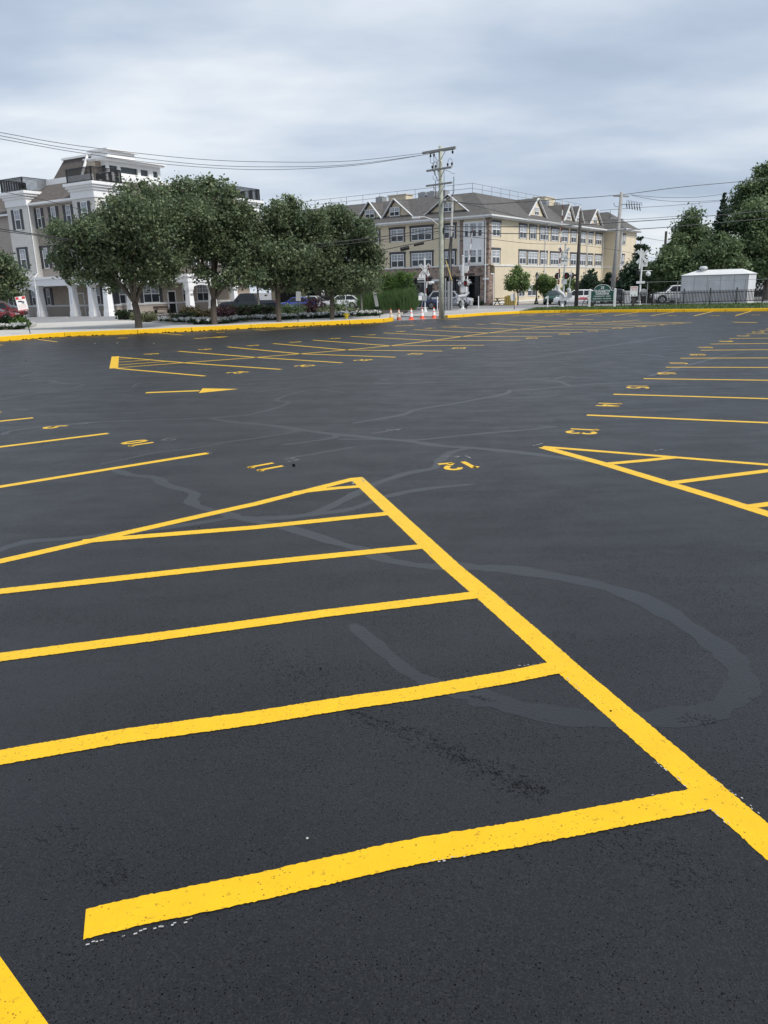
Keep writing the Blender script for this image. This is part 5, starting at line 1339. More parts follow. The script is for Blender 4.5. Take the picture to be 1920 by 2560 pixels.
    if plate: MB().box(c['st'][0][0] - .03, c['st'][0][0] - .005, -.16, .16, .62, .78).build('licence_plate', CONC, root); MB().box(c['st'][-1][0] + .005, c['st'][-1][0] + .03, -.16, .16, .42, .55).build('licence_plate', CONC, root)
    if lettering:
        for s_ in (-1,): pass
    return root


car('pickup', (.004, .005, .009), G(622, 782), -88, 'dark navy crew-cab pickup parked behind the long hedge', 'pickup truck')
car('sedan', (.035, .055, .26), G(742, 776.5), -80, 'blue sedan parked between the dark pickup and the silver car', 'car')
car('hatch', (.42, .43, .44), G(786, 775), 105, 'silver hatchback facing right behind the round purple bush', 'car')
car('hatch', (.74, .75, .76), G(856, 772.5), -80, 'white crossover parked behind the hydrant shrubs, facing left', 'car')
car('sedan', (.018, .03, .10), G(1052, 772.5), 112, 'navy sedan beyond the low fence at the railway crossing', 'car')
car('suv', (.36, .38, .43), G(1125, 769.5), 105, 'silver grey car stopped behind the grey conduits of the utility pole', 'car')
car('mini', (.015, .06, .045), G(*z4(705, 1208)), 205, 'dark green small car with round headlights, facing the lot', 'car')
wc = car('hatch', (.78, .79, .80), G(*z4(915, 1225)), -75, 'white car with red side lettering behind the dark wooden pole', 'car')
MB().box(-1.0, .1, -.93, -.925, .62, .72).box(-.8, -.2, -.93, -.925, .76, .82).build('side_lettering', RED, wc)
MB().box(-1.0, .1, .925, .93, .62, .72).box(-.8, -.2, .925, .93, .76, .82).build('side_lettering', RED, wc)
car('suv', (.76, .77, .78), Vector((29.3, 78.5, 0)), -80, 'white car half hidden by the left end of the steel shed', 'car')
car('sedan', (.17, .010, .016), G(-18, 806), 78, 'red car nearest the lot, cut off by the left edge', 'car')
car('suv', (.11, .008, .012), G(8, 798.5), 80, 'darker red car behind the nearer red one at the left edge', 'car')
# parked cars glimpsed past the white one on the right
car('sedan', (.05, .06, .08), Vector((25.2, 84, 0)), 95, 'dark car low behind the fence, left of the white parked car', 'car')

# ---------------------------------------------------------------- utility poles
def hgt(b, v):
    lo_, hi = 0, 40
    for _ in range(40):
        m = (lo_ + hi) / 2; q = Vector((b.x, b.y, m)) - CAM; vv = 1280 - FPX * q.dot(UP) / q.dot(FW)
        if vv > v: lo_ = m
        else: hi = m
    return lo_


def cross_arm(par, z, half, ang, w=.11, h=.13, off=.2, braces=True, m=None):
    d = Vector((math.cos(ang), math.sin(ang), 0)); n = Vector((-d.y, d.x, 0)) * off
    mb = MB().bar(d * -half - n + Vector((0, 0, z)), d * half - n + Vector((0, 0, z)), w, h)
    o = mb.build('crossarm', m or WOODG, par)
    if braces:
        br = MB()
        for s_ in (-1, 1): br.bar(d * (s_ * half * .45) - n * 1.1 + Vector((0, 0, z - .05)), d * (s_ * .1) - n * 1.1 + Vector((0, 0, z - .62)), .03, .03)
        br.build('brace', GREYM, o)
    return o


def insulator(par, p, up=True):
    s_ = 1 if up else -1
    return MB().lathe([(.03, 0), (.03, .08 * s_), (.08, .1 * s_), (.05, .14 * s_), (.075, .18 * s_), (.04, .24 * s_)], 8, tuple(p)).build('insulator', CABLE, par)


pb_ = G(*z3(845, 1890)); PT = hgt(pb_, 365)
UP1 = empty('utility_pole', pb_, 0, 'tall greenish wooden utility pole beside the cones, with three crossarms', 'utility pole', 'utility poles')
MB().tube([(0, 0, -.2), (0, 0, 3), (-.01, 0, 7), (-.02, 0, PT)], [.185, .175, .155, .125], 14).build('pole', WOOD, UP1, smooth=True)
A1 = R(-43)
d1 = Vector((math.cos(A1), math.sin(A1), 0))
ca1 = cross_arm(UP1, PT - .28, 1.38, A1, .12, .14)
MB().bar(d1 * -1.1 + Vector((.15, .16, PT - .24)), d1 * 1.0 + Vector((.15, .16, PT - .24)), .11, .13).build('crossarm', WOODG, UP1)
ca2 = cross_arm(UP1, PT - 1.42, 1.05, A1, .10, .12); ca3 = cross_arm(UP1, PT - 2.35, 1.1, A1, .09, .11)
for t in (-.85, -.55, .45, .8): insulator(UP1, d1 * t + Vector((.08, -.2, PT - 1.36)))
for t in (-.8, -.5): MB().tube([d1 * t + Vector((.1, -.25, PT - 1.0)), d1 * (t + .16) + Vector((.1, -.3, PT - 1.75))], .05, 7).lathe([(.06, -.03), (.06, .03)], 8, tuple(d1 * t + Vector((.1, -.25, PT - 1.0)))).build('fuse_cutout', OFFW, UP1)
for t in (-1.0, .85, -.7): insulator(UP1, d1 * t + Vector((.08, -.24, PT - .36)), False)
jb = MB()
def loop(pts, r_=.012): jb.tube(pts, r_, 5)
V = Vector
for (t0, t1, dz) in ((-1.0, -.85, .5), (-.7, -.55, .35)):
    a, b = d1 * t0 + V((.05, -.25, PT - .6)), d1 * t1 + V((.1, -.25, PT - 1.0)); loop([a, a + V((.02, 0, -.25)), a.lerp(b, .6) + V((-.08, 0, -.1)), b])
for t in (-.62, -.3, .62):
    c = d1 * t + V((.1, -.25, PT - 1.15)); loop([c + d1 * (.2 * math.cos(R(q))) + V((0, 0, .33 * math.sin(R(q)) - .05)) for q in range(0, 181, 22)])
for t, e in ((-.85, -.05), (-.6, -.1)):
    a = d1 * t + V((.1, -.25, PT - 1.75)); b = d1 * e + V((0, -.2, PT - 2.05)); loop([a, a + V((.05, 0, -.22)), a.lerp(b, .5) + V((0, 0, -.22)), b])
loop([d1 * .25 + V((0, -.2, PT - 1.5)), d1 * .7 + V((0, -.2, PT - 1.65)), d1 * .95 + V((0, -.2, PT - 1.82)), d1 * 1.15 + V((0, -.2, PT - 1.82))])
loop([d1 * 1.05 + V((0, -.2, PT - 2.0)), d1 * 1.06 + V((0, -.2, PT - 2.9)), d1 * .95 + V((0, -.2, PT - 3.15)), d1 * .55 + V((0, -.2, PT - 3.32)), d1 * .2 + V((0, -.1, PT - 3.45))], .022)
loop([d1 * -.5 + V((0, -.2, PT - 2.1)), d1 * -.46 + V((0, -.2, PT - 2.6)), d1 * -.5 + V((0, -.2, PT - 3.2)), d1 * -.1 + V((0, -.2, PT - 3.22))], .02)
loop([V((.2, -.05, PT - 1.4)), V((.22, -.02, PT - 3.3)), V((.22, -.02, .2))], .015)
jb.build('jumper_cable', CABLE, UP1)
MB().tube([V((.05, -.1, PT - 3.5)), d1 * .5 + V((0, -.1, PT - 3.25)), d1 * .8 + V((0, -.1, PT - 3.28))], .05, 7).lathe([(.02, .03), (.14, -.02), (.16, -.10), (.05, -.28), (.04, -.5)], 10, tuple(d1 * .32 + V((0, -.15, PT - 3.3)))).build('cable_termination', GREYM, UP1)
# street light arm
la_ = MB().tube([V((-.1, 0, 6.05)), V((-.7, -.2, 6.5)), V((-1.15, -.4, 6.62)), V((-1.5, -.5, 6.62))], .035, 7)
lo_o = la_.build('lamp_arm', ALU, UP1); MB().box(-2.0, -1.45, -.62, -.42, 6.50, 6.64).box(-1.95, -1.55, -.59, -.45, 6.44, 6.50).build('lamp_head', ALU, lo_o, bevel=.04)
MB().box(.12, .2, -.16, .1, 5.6, 5.95).build('equipment_box', CABLE, UP1)

b2 = G(*z3(912, 1800)); H2 = hgt(b2, 497)
UP2 = empty('utility_pole', b2, 0, 'thin pole with grey conduits just right of the tall greenish pole', 'utility pole', 'utility poles')
MB().tube([(.1, 0, -.1), (.22, 0, 5), (.45, 0, H2)], [.15, .13, .10], 10).build('pole', WOODG, UP2, smooth=True)
for x, r_, h in ((-.28, .09, 2.9), (.02, .13, 2.6), (.30, .11, 2.6)): MB().tube([(x, -.18, -.05), (x + .02, -.18, h)], r_, 8).build('conduit', GREYM, UP2)
mb = MB()
for x in (-.2, .05, .3): mb.tube([(x, -.16, 2.6), (x * .6 + .15, -.14, 5), (.3 + x * .35, -.12, 6.6)], .035, 6)
mb.build('riser_cable', CABLE, UP2)

b3 = P(1529, 754, 84); b3 = Vector((b3.x, b3.y, 0)); t3 = P(1554, 480, 84)
UP3 = empty('utility_pole', b3, 0, 'grey leaning utility pole behind the right end of the garden sign', 'utility pole', 'utility poles')
lean3 = t3 - b3
MB().tube([(0, 0, -.2), lean3 * .5, lean3], [.27, .21, .15], 12).build('pole', GREYM if False else WOODG, UP3, smooth=True)
tp = lean3
MB().bar(tp + V((-.8, .1, -.35)), tp + V((.75, -.1, -.45)), .12, .14).build('crossarm', WOODG, UP3)
MB().bar(tp * .75 + V((-.9, .1, .3)), tp * .75 + V((.4, -.1, .1)), .12, .12).build('crossarm', WOODG, UP3)
jb = MB()
for k in range(6):
    c = tp + V((.5 + k * .27, -.2, -1.2 - .05 * k)); loop([c, c + V((.06, 0, .35)), c + V((.2, 0, .4)), c + V((.25, 0, .05))], .022); loop([c + V((0, 0, .0)), c + V((.1, 0, -.4))], .05)
loop([tp + V((-.75, 0, -1.0)), tp + V((-.6, 0, -1.35)), tp + V((-.2, 0, -1.4))], .025); loop([tp * .75 + V((-.95, 0, .2)), tp * .75 + V((-.95, 0, 1.0))], .03)
loop([tp + V((-.1, -.1, -1.2)), tp + V((.5, -.2, -1.2)), tp + V((1.9, -.3, -1.3))], .03)
jb.build('jumper_cable', CABLE, UP3)

b4 = G(*z4(905, 1230)); t4_ = P(*z4(950, 330), b4.y)
UP4 = empty('utility_pole', b4, 0, 'dark brown bare wooden pole just left of the garden sign', 'utility pole', 'utility poles')
MB().tube([(0, 0, -.1), (t4_ - b4) * .5, t4_ - b4], [.19, .165, .13], 12).build('pole', WOODD, UP4, smooth=True)
b5 = P(1652, 765, 120); t5_ = P(*z5(608, 705), 120)
UP5 = empty('utility_pole', Vector((b5.x, b5.y, 0)), 0, 'distant short pole top showing above the low trees on the right', 'utility pole', 'utility poles')
MB().tube([(0, 0, 0), (0, 0, t5_.z)], [.2, .17], 10).build('pole', WOODD, UP5)
# guy guard stick
ga = P(*z3(890, 1290), 74); gb = P(*z3(955, 1500), 74); gg = MB().bar(ga - gb, V((0, 0, 0)), .07).build('guy_wire_guard', BOLY); gg.location = gb
tag(gg, 'thin slanting yellowed guard bar in front of the pole conduits', 'guy guard')

# ---------------------------------------------------------------- wires
def wire(pts, r_, label, m=WIRE, grp='overhead wires between the poles'):
    """pts: (u, v, distance) stations surveyed along one span"""
    q = []
    p3 = [P(*p) for p in pts]
    for i in range(len(p3) - 1):
        p0, p1, p2, p_3 = p3[max(i - 1, 0)], p3[i], p3[i + 1], p3[min(i + 2, len(p3) - 1)]
        for k in range(10):
            t = k / 10; q.append(.5 * ((2 * p1) + (p2 - p0) * t + (2 * p0 - 5 * p1 + 4 * p2 - p_3) * t * t + (3 * p1 - p0 - 3 * p2 + p_3) * t ** 3))
    q.append(p3[-1]); o0 = q[0]
    o = MB().tube([x - o0 for x in q], r_, 5).build('power_line', m); o.location = o0
    return tag(o, label, 'power line', grp)


y1 = pb_.y
wire([(1065, 382, y1), (880, 402, 53), (690, 405, 50), (486, 397, 47), (200, 365, 42), (0, 331, 39), (-200, 295, 36)], .014, 'topmost wire sagging from the tall pole to the left edge')
wire([(1080, 384, y1 + .3), (880, 411, 53), (700, 417, 50), (500, 411, 47), (200, 375, 42), (0, 339, 39), (-200, 300, 36)], .014, 'middle wire of the three sagging left from the tall pole')
wire([(1066, 386, y1 - .3), (880, 414, 53), (650, 424, 50), (420, 411, 46), (200, 382, 42), (0, 347, 39), (-200, 312, 36)], .014, 'lowest wire of the three sagging left from the tall pole')
wire([(-60, 462, 60), (0, 478, 61), (110, 500, 64), (220, 527, 68), (400, 560, 75)], .02, 'thin wire crossing the upper windows of the white building')
wire([(-60, 560, 44), (0, 572, 45), (100, 587, 47), (300, 612, 50), (700, 615, 53), (920, 596, 54), (1098, 570, y1)], .030, 'thick black cable from the left edge into the tall pole')
wire([(-60, 563, 44.5), (0, 577, 45.5), (100, 590, 47.5), (300, 618, 50), (700, 622, 53), (900, 606, 54.3), (1100, 578, y1 + .2)], .022, 'black cable hanging just under the thick one on the left')
sp_ = wire([(952, 626, 54), (1000, 616, 54.4), (1040, 608, 54.8), (1098, 595, y1)], .026, 'short black cable with two splice boxes left of the tall pole', CABLE)
for (u, v, w2) in ((1012, 622, .30), (1047, 611, .34)):
    p_ = P(u, v, 54.6) - sp_.location; MB().tube([p_ + V((-w2, 0, -.04)), p_ + V((w2, 0, .08))], .09 if u > 1020 else .13, 8).build('splice_box', CABLE, sp_)
tp1 = (1105, 568)
wire([(1108, 566, y1), (1250, 567, 58), (1350, 566, 61), (1450, 562, 64), (1640, 550, 70), (1760, 541, 74), (1990, 520, 80)], .032, 'upper of the two thick black cables running right from the tall pole')
wire([(1108, 572, y1), (1180, 581, 57), (1300, 584, 60), (1450, 580.5, 64), (1640, 570, 70), (1760, 560, 74), (1990, 540, 80)], .030, 'lower of the two thick black cables running right from the tall pole')
wire([(1100, 499, y1), (1200, 510, 59), (1300, 505, 64), (1400, 498, 70), (1550, 487, 84), (1700, 468, 84), (1870, 452, 84), (1990, 438, 84)], .028, 'long wire rising right past the top of the leaning grey pole')
wire([(1105, 497, y1), (1180, 513, 59), (1260, 532, 64), (1340, 552, 68), (1450, 564, b4.y)], .018, 'thin wire dropping from the tall pole to the dark brown pole')
wire([(1112, 586, y1), (1220, 597, 58), (1330, 609, 63), (1440, 612, b4.y), (1560, 629, 80), (1700, 660, 90)], .016, 'thin low wire crossing the cream wall below the third-floor windows')
wire([(955, 605, 54), (1010, 598, 54.4), (1098, 583, y1)], .012, 'very thin wire left of the tall pole under the third-floor windows')
wire([(955, 545, 54), (1000, 541, 54.5), (1050, 534, 55), (1098, 515, y1)], .012, 'thin wire passing below the street lamp head')
wire([(1575, 487, 84), (1650, 493, 90), (1740, 493, 96), (1840, 482, 104), (1980, 470, 110)], .02, 'upper thin wire from the leaning pole into the right trees')
wire([(1580, 489, 84), (1660, 502, 90), (1760, 503, 96), (1880, 492, 104)], .02, 'second thin wire from the leaning pole into the right trees')
wire([(1500, 526, 84), (1600, 519, 90), (1700, 512, 96), (1830, 500, 104)], .02, 'thin wire level with the lower crossarm of the leaning pole')
wire([(1460, 552, 76), (1560, 549, 80), (1660, 543, 84), (1760, 535, 90)], .02, 'thin wire just above the two thick cables at right')
wire([(1590, 590, 84), (1650, 601, 90), (1700, 605, 100), (1800, 606, 110)], .018, 'thin wire crossing the short distant pole')

# ---------------------------------------------------------------- railway crossing signals
def face_cam(p):                                       # rotation so that local -Y faces the lot
    return math.atan2(p.y, p.x) - math.pi / 2


def crossbuck(par, z, size, txt=True, ry=0.0):
    o = None
    for k, s_ in enumerate((1, -1)):
        mb = MB(); a = V((math.cos(R(50)) * s_, 0, math.sin(R(50)))) * size
        mb.bar(V((0, -.09 - .02 * k, z)) - a, V((0, -.09 - .02 * k, z)) + a, .015, .22, up=(0, 1, 0))
        # bar() keeps w across, h along 'up': build flat board explicitly
        mb = MB(); u = a.normalized(); n = V((-u.z, 0, u.x)) * .115; y = -.09 - .02 * k
        q = [V((0, y, z)) + i * a + j * n for i, j in ((-1, -1), (1, -1), (1, 1), (-1, 1))]
        mb.add(q + [x + V((0, .014, 0)) for x in q], [(0, 1, 2, 3), (7, 6, 5, 4), (0, 4, 5, 1), (1, 5, 6, 2), (2, 6, 7, 3), (3, 7, 4, 0)])
        o = mb.build('crossbuck_board', OFFW, par)
        if txt:
            word = ('RAIL', 'ROAD') if k == 0 else ('CROSS', 'ING')
            for j, wd in enumerate(word):
                c = V((0, y - .004, z)) + a * (-.55 if j == 0 else .55) * 1.0
                ang = math.atan2(u.z, u.x) if u.x > 0 else math.atan2(-u.z, -u.x)
                cc = c if u.x > 0 else V((0, y - .004, z)) + a * (.55 if j == 0 else -.55)
                put_text(wd, .17, CABLE, o, Matrix.Translation(cc) @ Matrix.Rotation(-ang, 4, 'Y') @ Matrix.Rotation(R(90), 4, 'X'), 'lettering')
    return o


def flasher(par, p, ang, m=BLACK, r_=.30):
    """round backing with a hooded lamp, turned by ang about the mast"""
    e = Matrix.Translation(V(p)) @ Matrix.Rotation(ang, 4, 'Z')
    d = MB().lathe([(r_, 0), (r_, .02), (r_ * .98, .03)], 20, axis='y').lathe([(.12, .02), (.13, .14), (.09, .22)], 12, axis='y'); o = d.build('flasher_light', m, par); o.matrix_local = e
    hd = MB(); n = 12
    for i in range(n):
        a0, a1 = R(-20 + 220 * i / n), R(-20 + 220 * (i + 1) / n); q = [(.13 * math.cos(a), y, .13 * math.sin(a)) for y in (-.02, -.28) for a in (a0, a1)]
        hd.add(q, [(0, 1, 3, 2)])
    hd.build('hood', m, o); MB().lathe([(.115, -.02), (.08, -.05)], 14, axis='y').build('lens', RED if m is BLACK else LAMPG, o)
    return o


def gate_arm(par, a, b, w0=.09):
    a = V(a); b = V(b); n = max(4, int((b - a).length / .45)); mb = MB()
    for i in range(n): mb.bar(a.lerp(b, i / n), a.lerp(b, (i + 1) / n), w0 * (1 - .4 * i / n), .03, mi=i % 2)
    return mb.build('gate_arm', [WHITE, PINK if n < 6 else M('gate_dark_red', (.15, .035, .04))], par)


def mast_base(par, z):
    MB().box(-.24, .24, -.24, .24, -.05, .10).lathe([(.16, .10), (.11, .4), (.07, .45)], 10).build('base', OFFW, par)


# crossing signal nearest the cones
p = G(*z3(675, 1832)); X1 = empty('crossing_signal', p, face_cam(p), 'railway crossing signal with lettered white crossbuck left of the tall pole', 'crossing signal', 'railway crossing signals')
MB().tube([(0, 0, 0), (0, 0, 4.5)], .065, 10).build('mast', ALU, X1); MB().tube([(0, 0, 3.3), (0, 0, 4.5)], .08, 10).build('mast_cap', OFFW, X1); mast_base(X1, 0)
crossbuck(X1, 3.53, .60)
tr_ = MB().box(-.62, .02, -.10, -.085, 2.72, 2.90).box(-.50, .02, -.101, -.086, 2.90, 3.15).build('track_count_sign', OFFW, X1); put_text('2', .24, CABLE, tr_, Matrix.Translation((-.28, -.106, 3.03)) @ Matrix.Rotation(R(90), 4, 'X')); put_text('TRACKS', .14, CABLE, tr_, Matrix.Translation((-.30, -.106, 2.81)) @ Matrix.Rotation(R(90), 4, 'X'))
MB().tube([(-.6, 0, 2.55), (.55, 0, 2.55)], .03, 6).build('light_bracket', OFFW, X1)
flasher(X1, (-.45, -.05, 2.25), R(190), BLACK, .22); flasher(X1, (.52, .05, 2.45), R(80), OFFW, .16)
gate_arm(X1, (.03, -.14, 1.1), (.36, -.14, 3.95))
MB().box(-.55, -.25, -.22, .02, 1.05, 1.42).build('relay_box', WHITE, X1); MB().box(-.22, .16, -.16, .16, 1.0, 1.45).lathe([(.02, 1.42), (.3, 1.44), (.24, 1.6), (.03, 1.7)], 10, (-.3, .15, 0)).build('gate_mechanism', GREYM, X1)
mb = MB(); mb.tube([(-.2, -.1, 1.0), (-.3, -.14, .5), (-.12, -.1, .05)], .025, 6); mb.build('cable_hose', GREYM, X1)

p = G(*z3(1065, 1802)); X2 = empty('crossing_signal', p, face_cam(p), 'silver crossing signal with black round flasher right of the grey conduits', 'crossing signal', 'railway crossing signals')
MB().tube([(0, 0, 0), (0, 0, 4.7)], .10, 10).lathe([(.02, 4.85), (.13, 4.78), (.1, 4.65)], 10).build('mast', ALU, X2); mast_base(X2, 0)
MB().tube([(-.05, -.1, 3.0), (-.05, -.1, 4.0)], .17, 8).lathe([(.2, 3.0), (.2, 2.0)], 10, (0, 0, 0)).build('junction_housing', ALU, X2)
MB().box(.15, .45, -.05, .05, 3.3, 3.9).box(-.35, -.12, -.05, .05, 3.55, 3.9).build('sign_back', OFFW, X2)
MB().box(.2, 1.1, -.04, .04, 3.05, 3.25).build('bell_bracket', BLACK, X2)
MB().tube([(-.6, 0, 2.65), (.7, 0, 2.65)], .03, 6).build('light_bracket', ALU, X2)
flasher(X2, (.15, -.16, 2.38), R(10), BLACK, .24); flasher(X2, (.52, -.05, 2.38), R(60), ALU, .22); flasher(X2, (-.25, .05, 2.38), R(200), ALU, .22)
gmb = MB().box(-.2, .5, -.2, .2, 1.55, 2.05).tube([(.5, 0, 1.6), (.2, -.1, 1.25), (-.35, -.15, 1.2), (-.42, -.15, .85)], .17, 8).tube([(-.35, -.15, 1.2), (-.5, -.15, .6)], .12, 8); gmb.build('gate_mechanism', ALU, X2)
MB().tube([(-.2, -.2, .9), (.1, -.24, .6), (.35, -.2, .75), (.3, -.2, 1.2)], .04, 6).build('cable_hose', GREYM, X2)
gate_arm(X2, (.30, -.22, 1.6), (.88, -.22, 7.2), .085)
MB().bar((.36, -.1, 0), (.36, -.1, 1.7), .07).build('brace_post', BLACK, X2)
MB().lathe([(.02, .9), (.16, .8), (.18, .4), (.12, .3)], 10, (.75, 0, 0)).bar((.75, 0, 0), (.75, 0, .4), .05).build('bell', GREYM, X2)

p = G(*z4(772, 1240)); X3 = empty('crossing_signal', p, face_cam(p), 'crossing signal with twin black hooded lights and a very tall striped arm', 'crossing signal', 'railway crossing signals')
MB().tube([(.08, 0, 0), (.12, 0, 5.6)], .085, 10).build('mast', ALU, X3); mast_base(X3, 0)
crossbuck(X3, 4.65, .72)
MB().box(-.42, .35, -.09, -.07, 3.75, 4.0).build('track_count_sign', OFFW, X3)
MB().tube([(-.7, 0, 3.05), (.8, 0, 3.05)], .03, 6).build('light_bracket', ALU, X3)
for x, a, m_, r_ in ((-.50, -35, BLACK, .29), (.28, -15, BLACK, .30), (.72, 100, ALU, .27), (.85, 60, BLACK, .27)): flasher(X3, (x, -.12 if m_ is BLACK and x < .5 else .02, 2.78), R(a), m_, r_)
MB().box(-.12, .35, -.15, .15, 2.05, 2.5).build('junction_housing', LBLUE if False else ALU, X3)
MB().tube([(-.45, -.1, 1.95), (-.42, -.1, 1.55), (.1, -.12, 1.15), (.2, -.12, .9)], .15, 8).tube([(.45, 0, 1.7), (.6, 0, 1.5), (.62, 0, 1.0)], .18, 8).box(-.25, .35, -.2, .2, .6, 1.15).build('gate_mechanism', ALU, X3)
MB().box(.42, .85, -.2, .2, .85, 1.3).build('counterweight', GREYM, X3)
gate_arm(X3, (-.38, -.2, 1.6), (-.25, -.2, 9.3), .13)
MB().bar((.55, -.15, 1.2), (.72, -.15, 3.3), .07, .04).build('gate_support', ALU, X3)

p = G(*z5(385, 1440)); X4 = empty('crossing_signal', p, face_cam(p) + R(8), 'crossing signal seen from behind with a blank white crossbuck', 'crossing signal', 'railway crossing signals')
MB().tube([(0, 0, 0), (.0, 0, 4.8)], .085, 10).build('mast', OFFW, X4)
crossbuck(X4, 4.25, .70, False)
MB().bar((-.18, -.1, 3.2), (-.14, -.1, 4.95), .12, .05).build('gate_arm', WHITE, X4)
MB().tube([(-.2, 0, 3.05), (.95, 0, 3.02)], .03, 6).build('light_bracket', OFFW, X4); flasher(X4, (.62, .0, 2.78), R(180), OFFW, .22); flasher(X4, (-.2, .1, 2.9), R(180), BLACK, .2)
MB().box(.1, .5, -.05, .05, 3.4, 3.75).box(.3, .55, -.04, .04, 3.85, 3.92).build('bell', OFFW, X4)
MB().box(-.38, .36, -.13, -.11, 1.95, 2.15).build('track_count_sign', OFFW, X4)
MB().lathe([(.3, -.12), (.33, 0), (.3, .12)], 14, (.32, 0, 1.15), axis='y').build('gate_mechanism', GREYM, X4)
mast_base(X4, 0)

# ---------------------------------------------------------------- signs
p = G(*z4(1147, 1248)); a_ = G(*z4(1028, 1250)); b_ = G(*z4(1265, 1247)); dv = b_ - a_; W_ = dv.length
GS = empty('garden_sign', a_, math.atan2(dv.y, dv.x), 'green arched sign with white lettering between two white posts', 'sign')
for x in (0, W_): MB().box(x - .085, x + .085, -.085, .085, -.05, 1.57).lathe([(.12, 1.57), (.0, 1.62)], 4, (x, 0, 0)).build('post', WHITE, GS)
x0, x1 = .085, W_ - .085; c = W_ / 2; r_ = W_ * .33
def arch_prof(x0, x1, zb, zs, ra, rise):
    pr = [(x0, zb), (x1, zb), (x1, zs), (c + ra + .06, zs), (c + ra + .06, zs + .07)]
    pr += [(c + ra * math.cos(R(t)), zs + .07 + (rise - .07) * math.sin(R(t))) for t in range(0, 181, 12)]
    return pr + [(c - ra - .06, zs + .07), (c - ra - .06, zs), (x0, zs)]
mb = MB()
def slabxz(pr, y0, y1, mi=0):
    n = len(pr); v = [(x, y, z) for y in (y0, y1) for x, z in pr]
    mb.add(v, [tuple(range(n)), tuple(range(2 * n - 1, n - 1, -1))] + [(i, n + i, n + (i + 1) % n, (i + 1) % n) for i in range(n)], mi)
slabxz(arch_prof(x0, x1, .60, 1.47, r_, .50), -.03, .03); mb.build('sign_panel_border', WHITE, GS)
mb = MB(); slabxz(arch_prof(x0 + .03, x1 - .03, .63, 1.44, r_ - .025, .50), -.036, .036); pn = mb.build('sign_panel', GREEN, GS)
RX = Matrix.Rotation(R(90), 4, 'X')
for txt, z, sz, bd in (('25', 1.70, .30, .008), ('ELIZABETH', 1.42, .255, .008), ('GARDENS', 1.21, .245, .008), ('COOPERATIVE   UNITS', 1.00, .135, .003), ('SALES OFFICE   516-749-9426', .80, .122, .003)):
    put_text(txt, sz, WHITE, pn, Matrix.Translation((c, -.042, z)) @ RX, 'lettering', bd)

def sign_post(name, u, v, h, panel, label, cat='sign', lean=(0, 0), post=BLACK, rot=0, pw=.05):
    p = G(u, v); r0 = empty(name, p, face_cam(p) + R(rot), label, cat, None, lean)
    MB().box(-pw / 2, pw / 2, -.02, .02, -.05, h).build('post', post, r0); panel(r0); return r0


def warn(r0):
    pn = MB().box(-.27, .27, -.035, -.022, 1.42, 2.20).build('sign_panel', WHITE, r0, bevel=.0)
    MB().box(-.25, -.09, -.0375, -.035, 2.06, 2.18).box(.08, .25, -.0375, -.035, 2.06, 2.18).box(-.25, .25, -.0374, -.035, 2.04, 2.06).box(-.25, .25, -.0376, -.035, 1.43, 1.47).build('red_band', RED, pn)
    g_ = MB().box(-.17, .02, -.039, -.035, 1.90, 1.97).box(-.02, .09, -.0385, -.035, 1.86, 1.93).box(.02, .14, -.038, -.035, 1.80, 1.84).box(.10, .14, -.0382, -.035, 1.80, 1.92); g_.build('camera_symbol', CABLE, pn)
    l_ = MB()
    for k in range(4): l_.box(-.21, .21 - .05 * (k % 2), -.0374, -.035, 1.73 - .06 * k, 1.745 - .06 * k)
    l_.build('text_line', PINK, pn)
sign_post('warning_sign', 77, 838.5, 1.6, warn, 'white warning sign with red bands and camera symbol on a leaning black post', lean=(0, R(-7)))
def blank(m, w=.3, z0=1.35, z1=1.95): return lambda r0: MB().box(-w / 2, w / 2, -.035, -.022, z0, z1).build('sign_panel', m, r0)
sign_post('parking_sign', *zr(945, 545), 1.9, blank(GREYM, .32, 1.45, 2.05), 'grey sign back on a black post in front of the large purple bush', lean=(0, R(4)))
sign_post('parking_sign', *z3(207, 1897), 2.2, lambda r0: (MB().box(-.13, .13, -.035, -.022, 1.75, 2.2).build('sign_panel', WHITE, r0), MB().box(-.14, .10, -.035, -.022, .9, 1.7).build('sign_panel', GREYM, r0)), 'leaning signpost with a white plate over a long grey plate, left of the cones', lean=(0, R(-10)))
sign_post('parking_sign', *z4(325, 1272), 1.35, lambda r0: (MB().box(-.22, -.01, -.035, -.022, .85, 1.42).build('sign_panel', OFFW, r0), MB().box(.01, .17, -.035, -.022, .85, 1.45).build('sign_panel', GREYM, r0)), 'leaning signpost with two pale plates at the right kerb bend', lean=(0, R(-6)))
sign_post('banner_post', *zr(1225, 440), 2.6, lambda r0: MB().box(.02, .26, -.03, -.02, 1.6, 2.5).box(.03, .25, -.034, -.03, 1.62, 1.72, 1).box(.06, .22, -.034, -.03, 1.85, 1.95, 1).box(.06, .22, -.034, -.03, 2.1, 2.2, 1).build('banner', [WHITE, CABLE], r0), 'black post with a narrow black and white banner behind the purple bush', 'banner', pw=.09)
def notice(r0):
    pn = MB().box(-.30, .30, -.05, -.035, .95, 1.75).build('sign_panel', WHITE, r0)
    MB().box(-.25, .25, -.054, -.05, 1.58, 1.68).box(-.2, -.02, -.054, -.05, 1.42, 1.50).box(.05, .22, -.054, -.05, 1.42, 1.50).build('text_line', PINK, pn); MB().box(-.2, -.12, -.054, -.05, 1.0, 1.08).box(.06, .14, -.054, -.05, 1.0, 1.08).build('symbol', CABLE, pn)
sign_post('notice_sign', *z5(325, 1462), 1.0, notice, 'white notice board with faded red text on a dark post in front of the fence', post=WOODD, pw=.2)
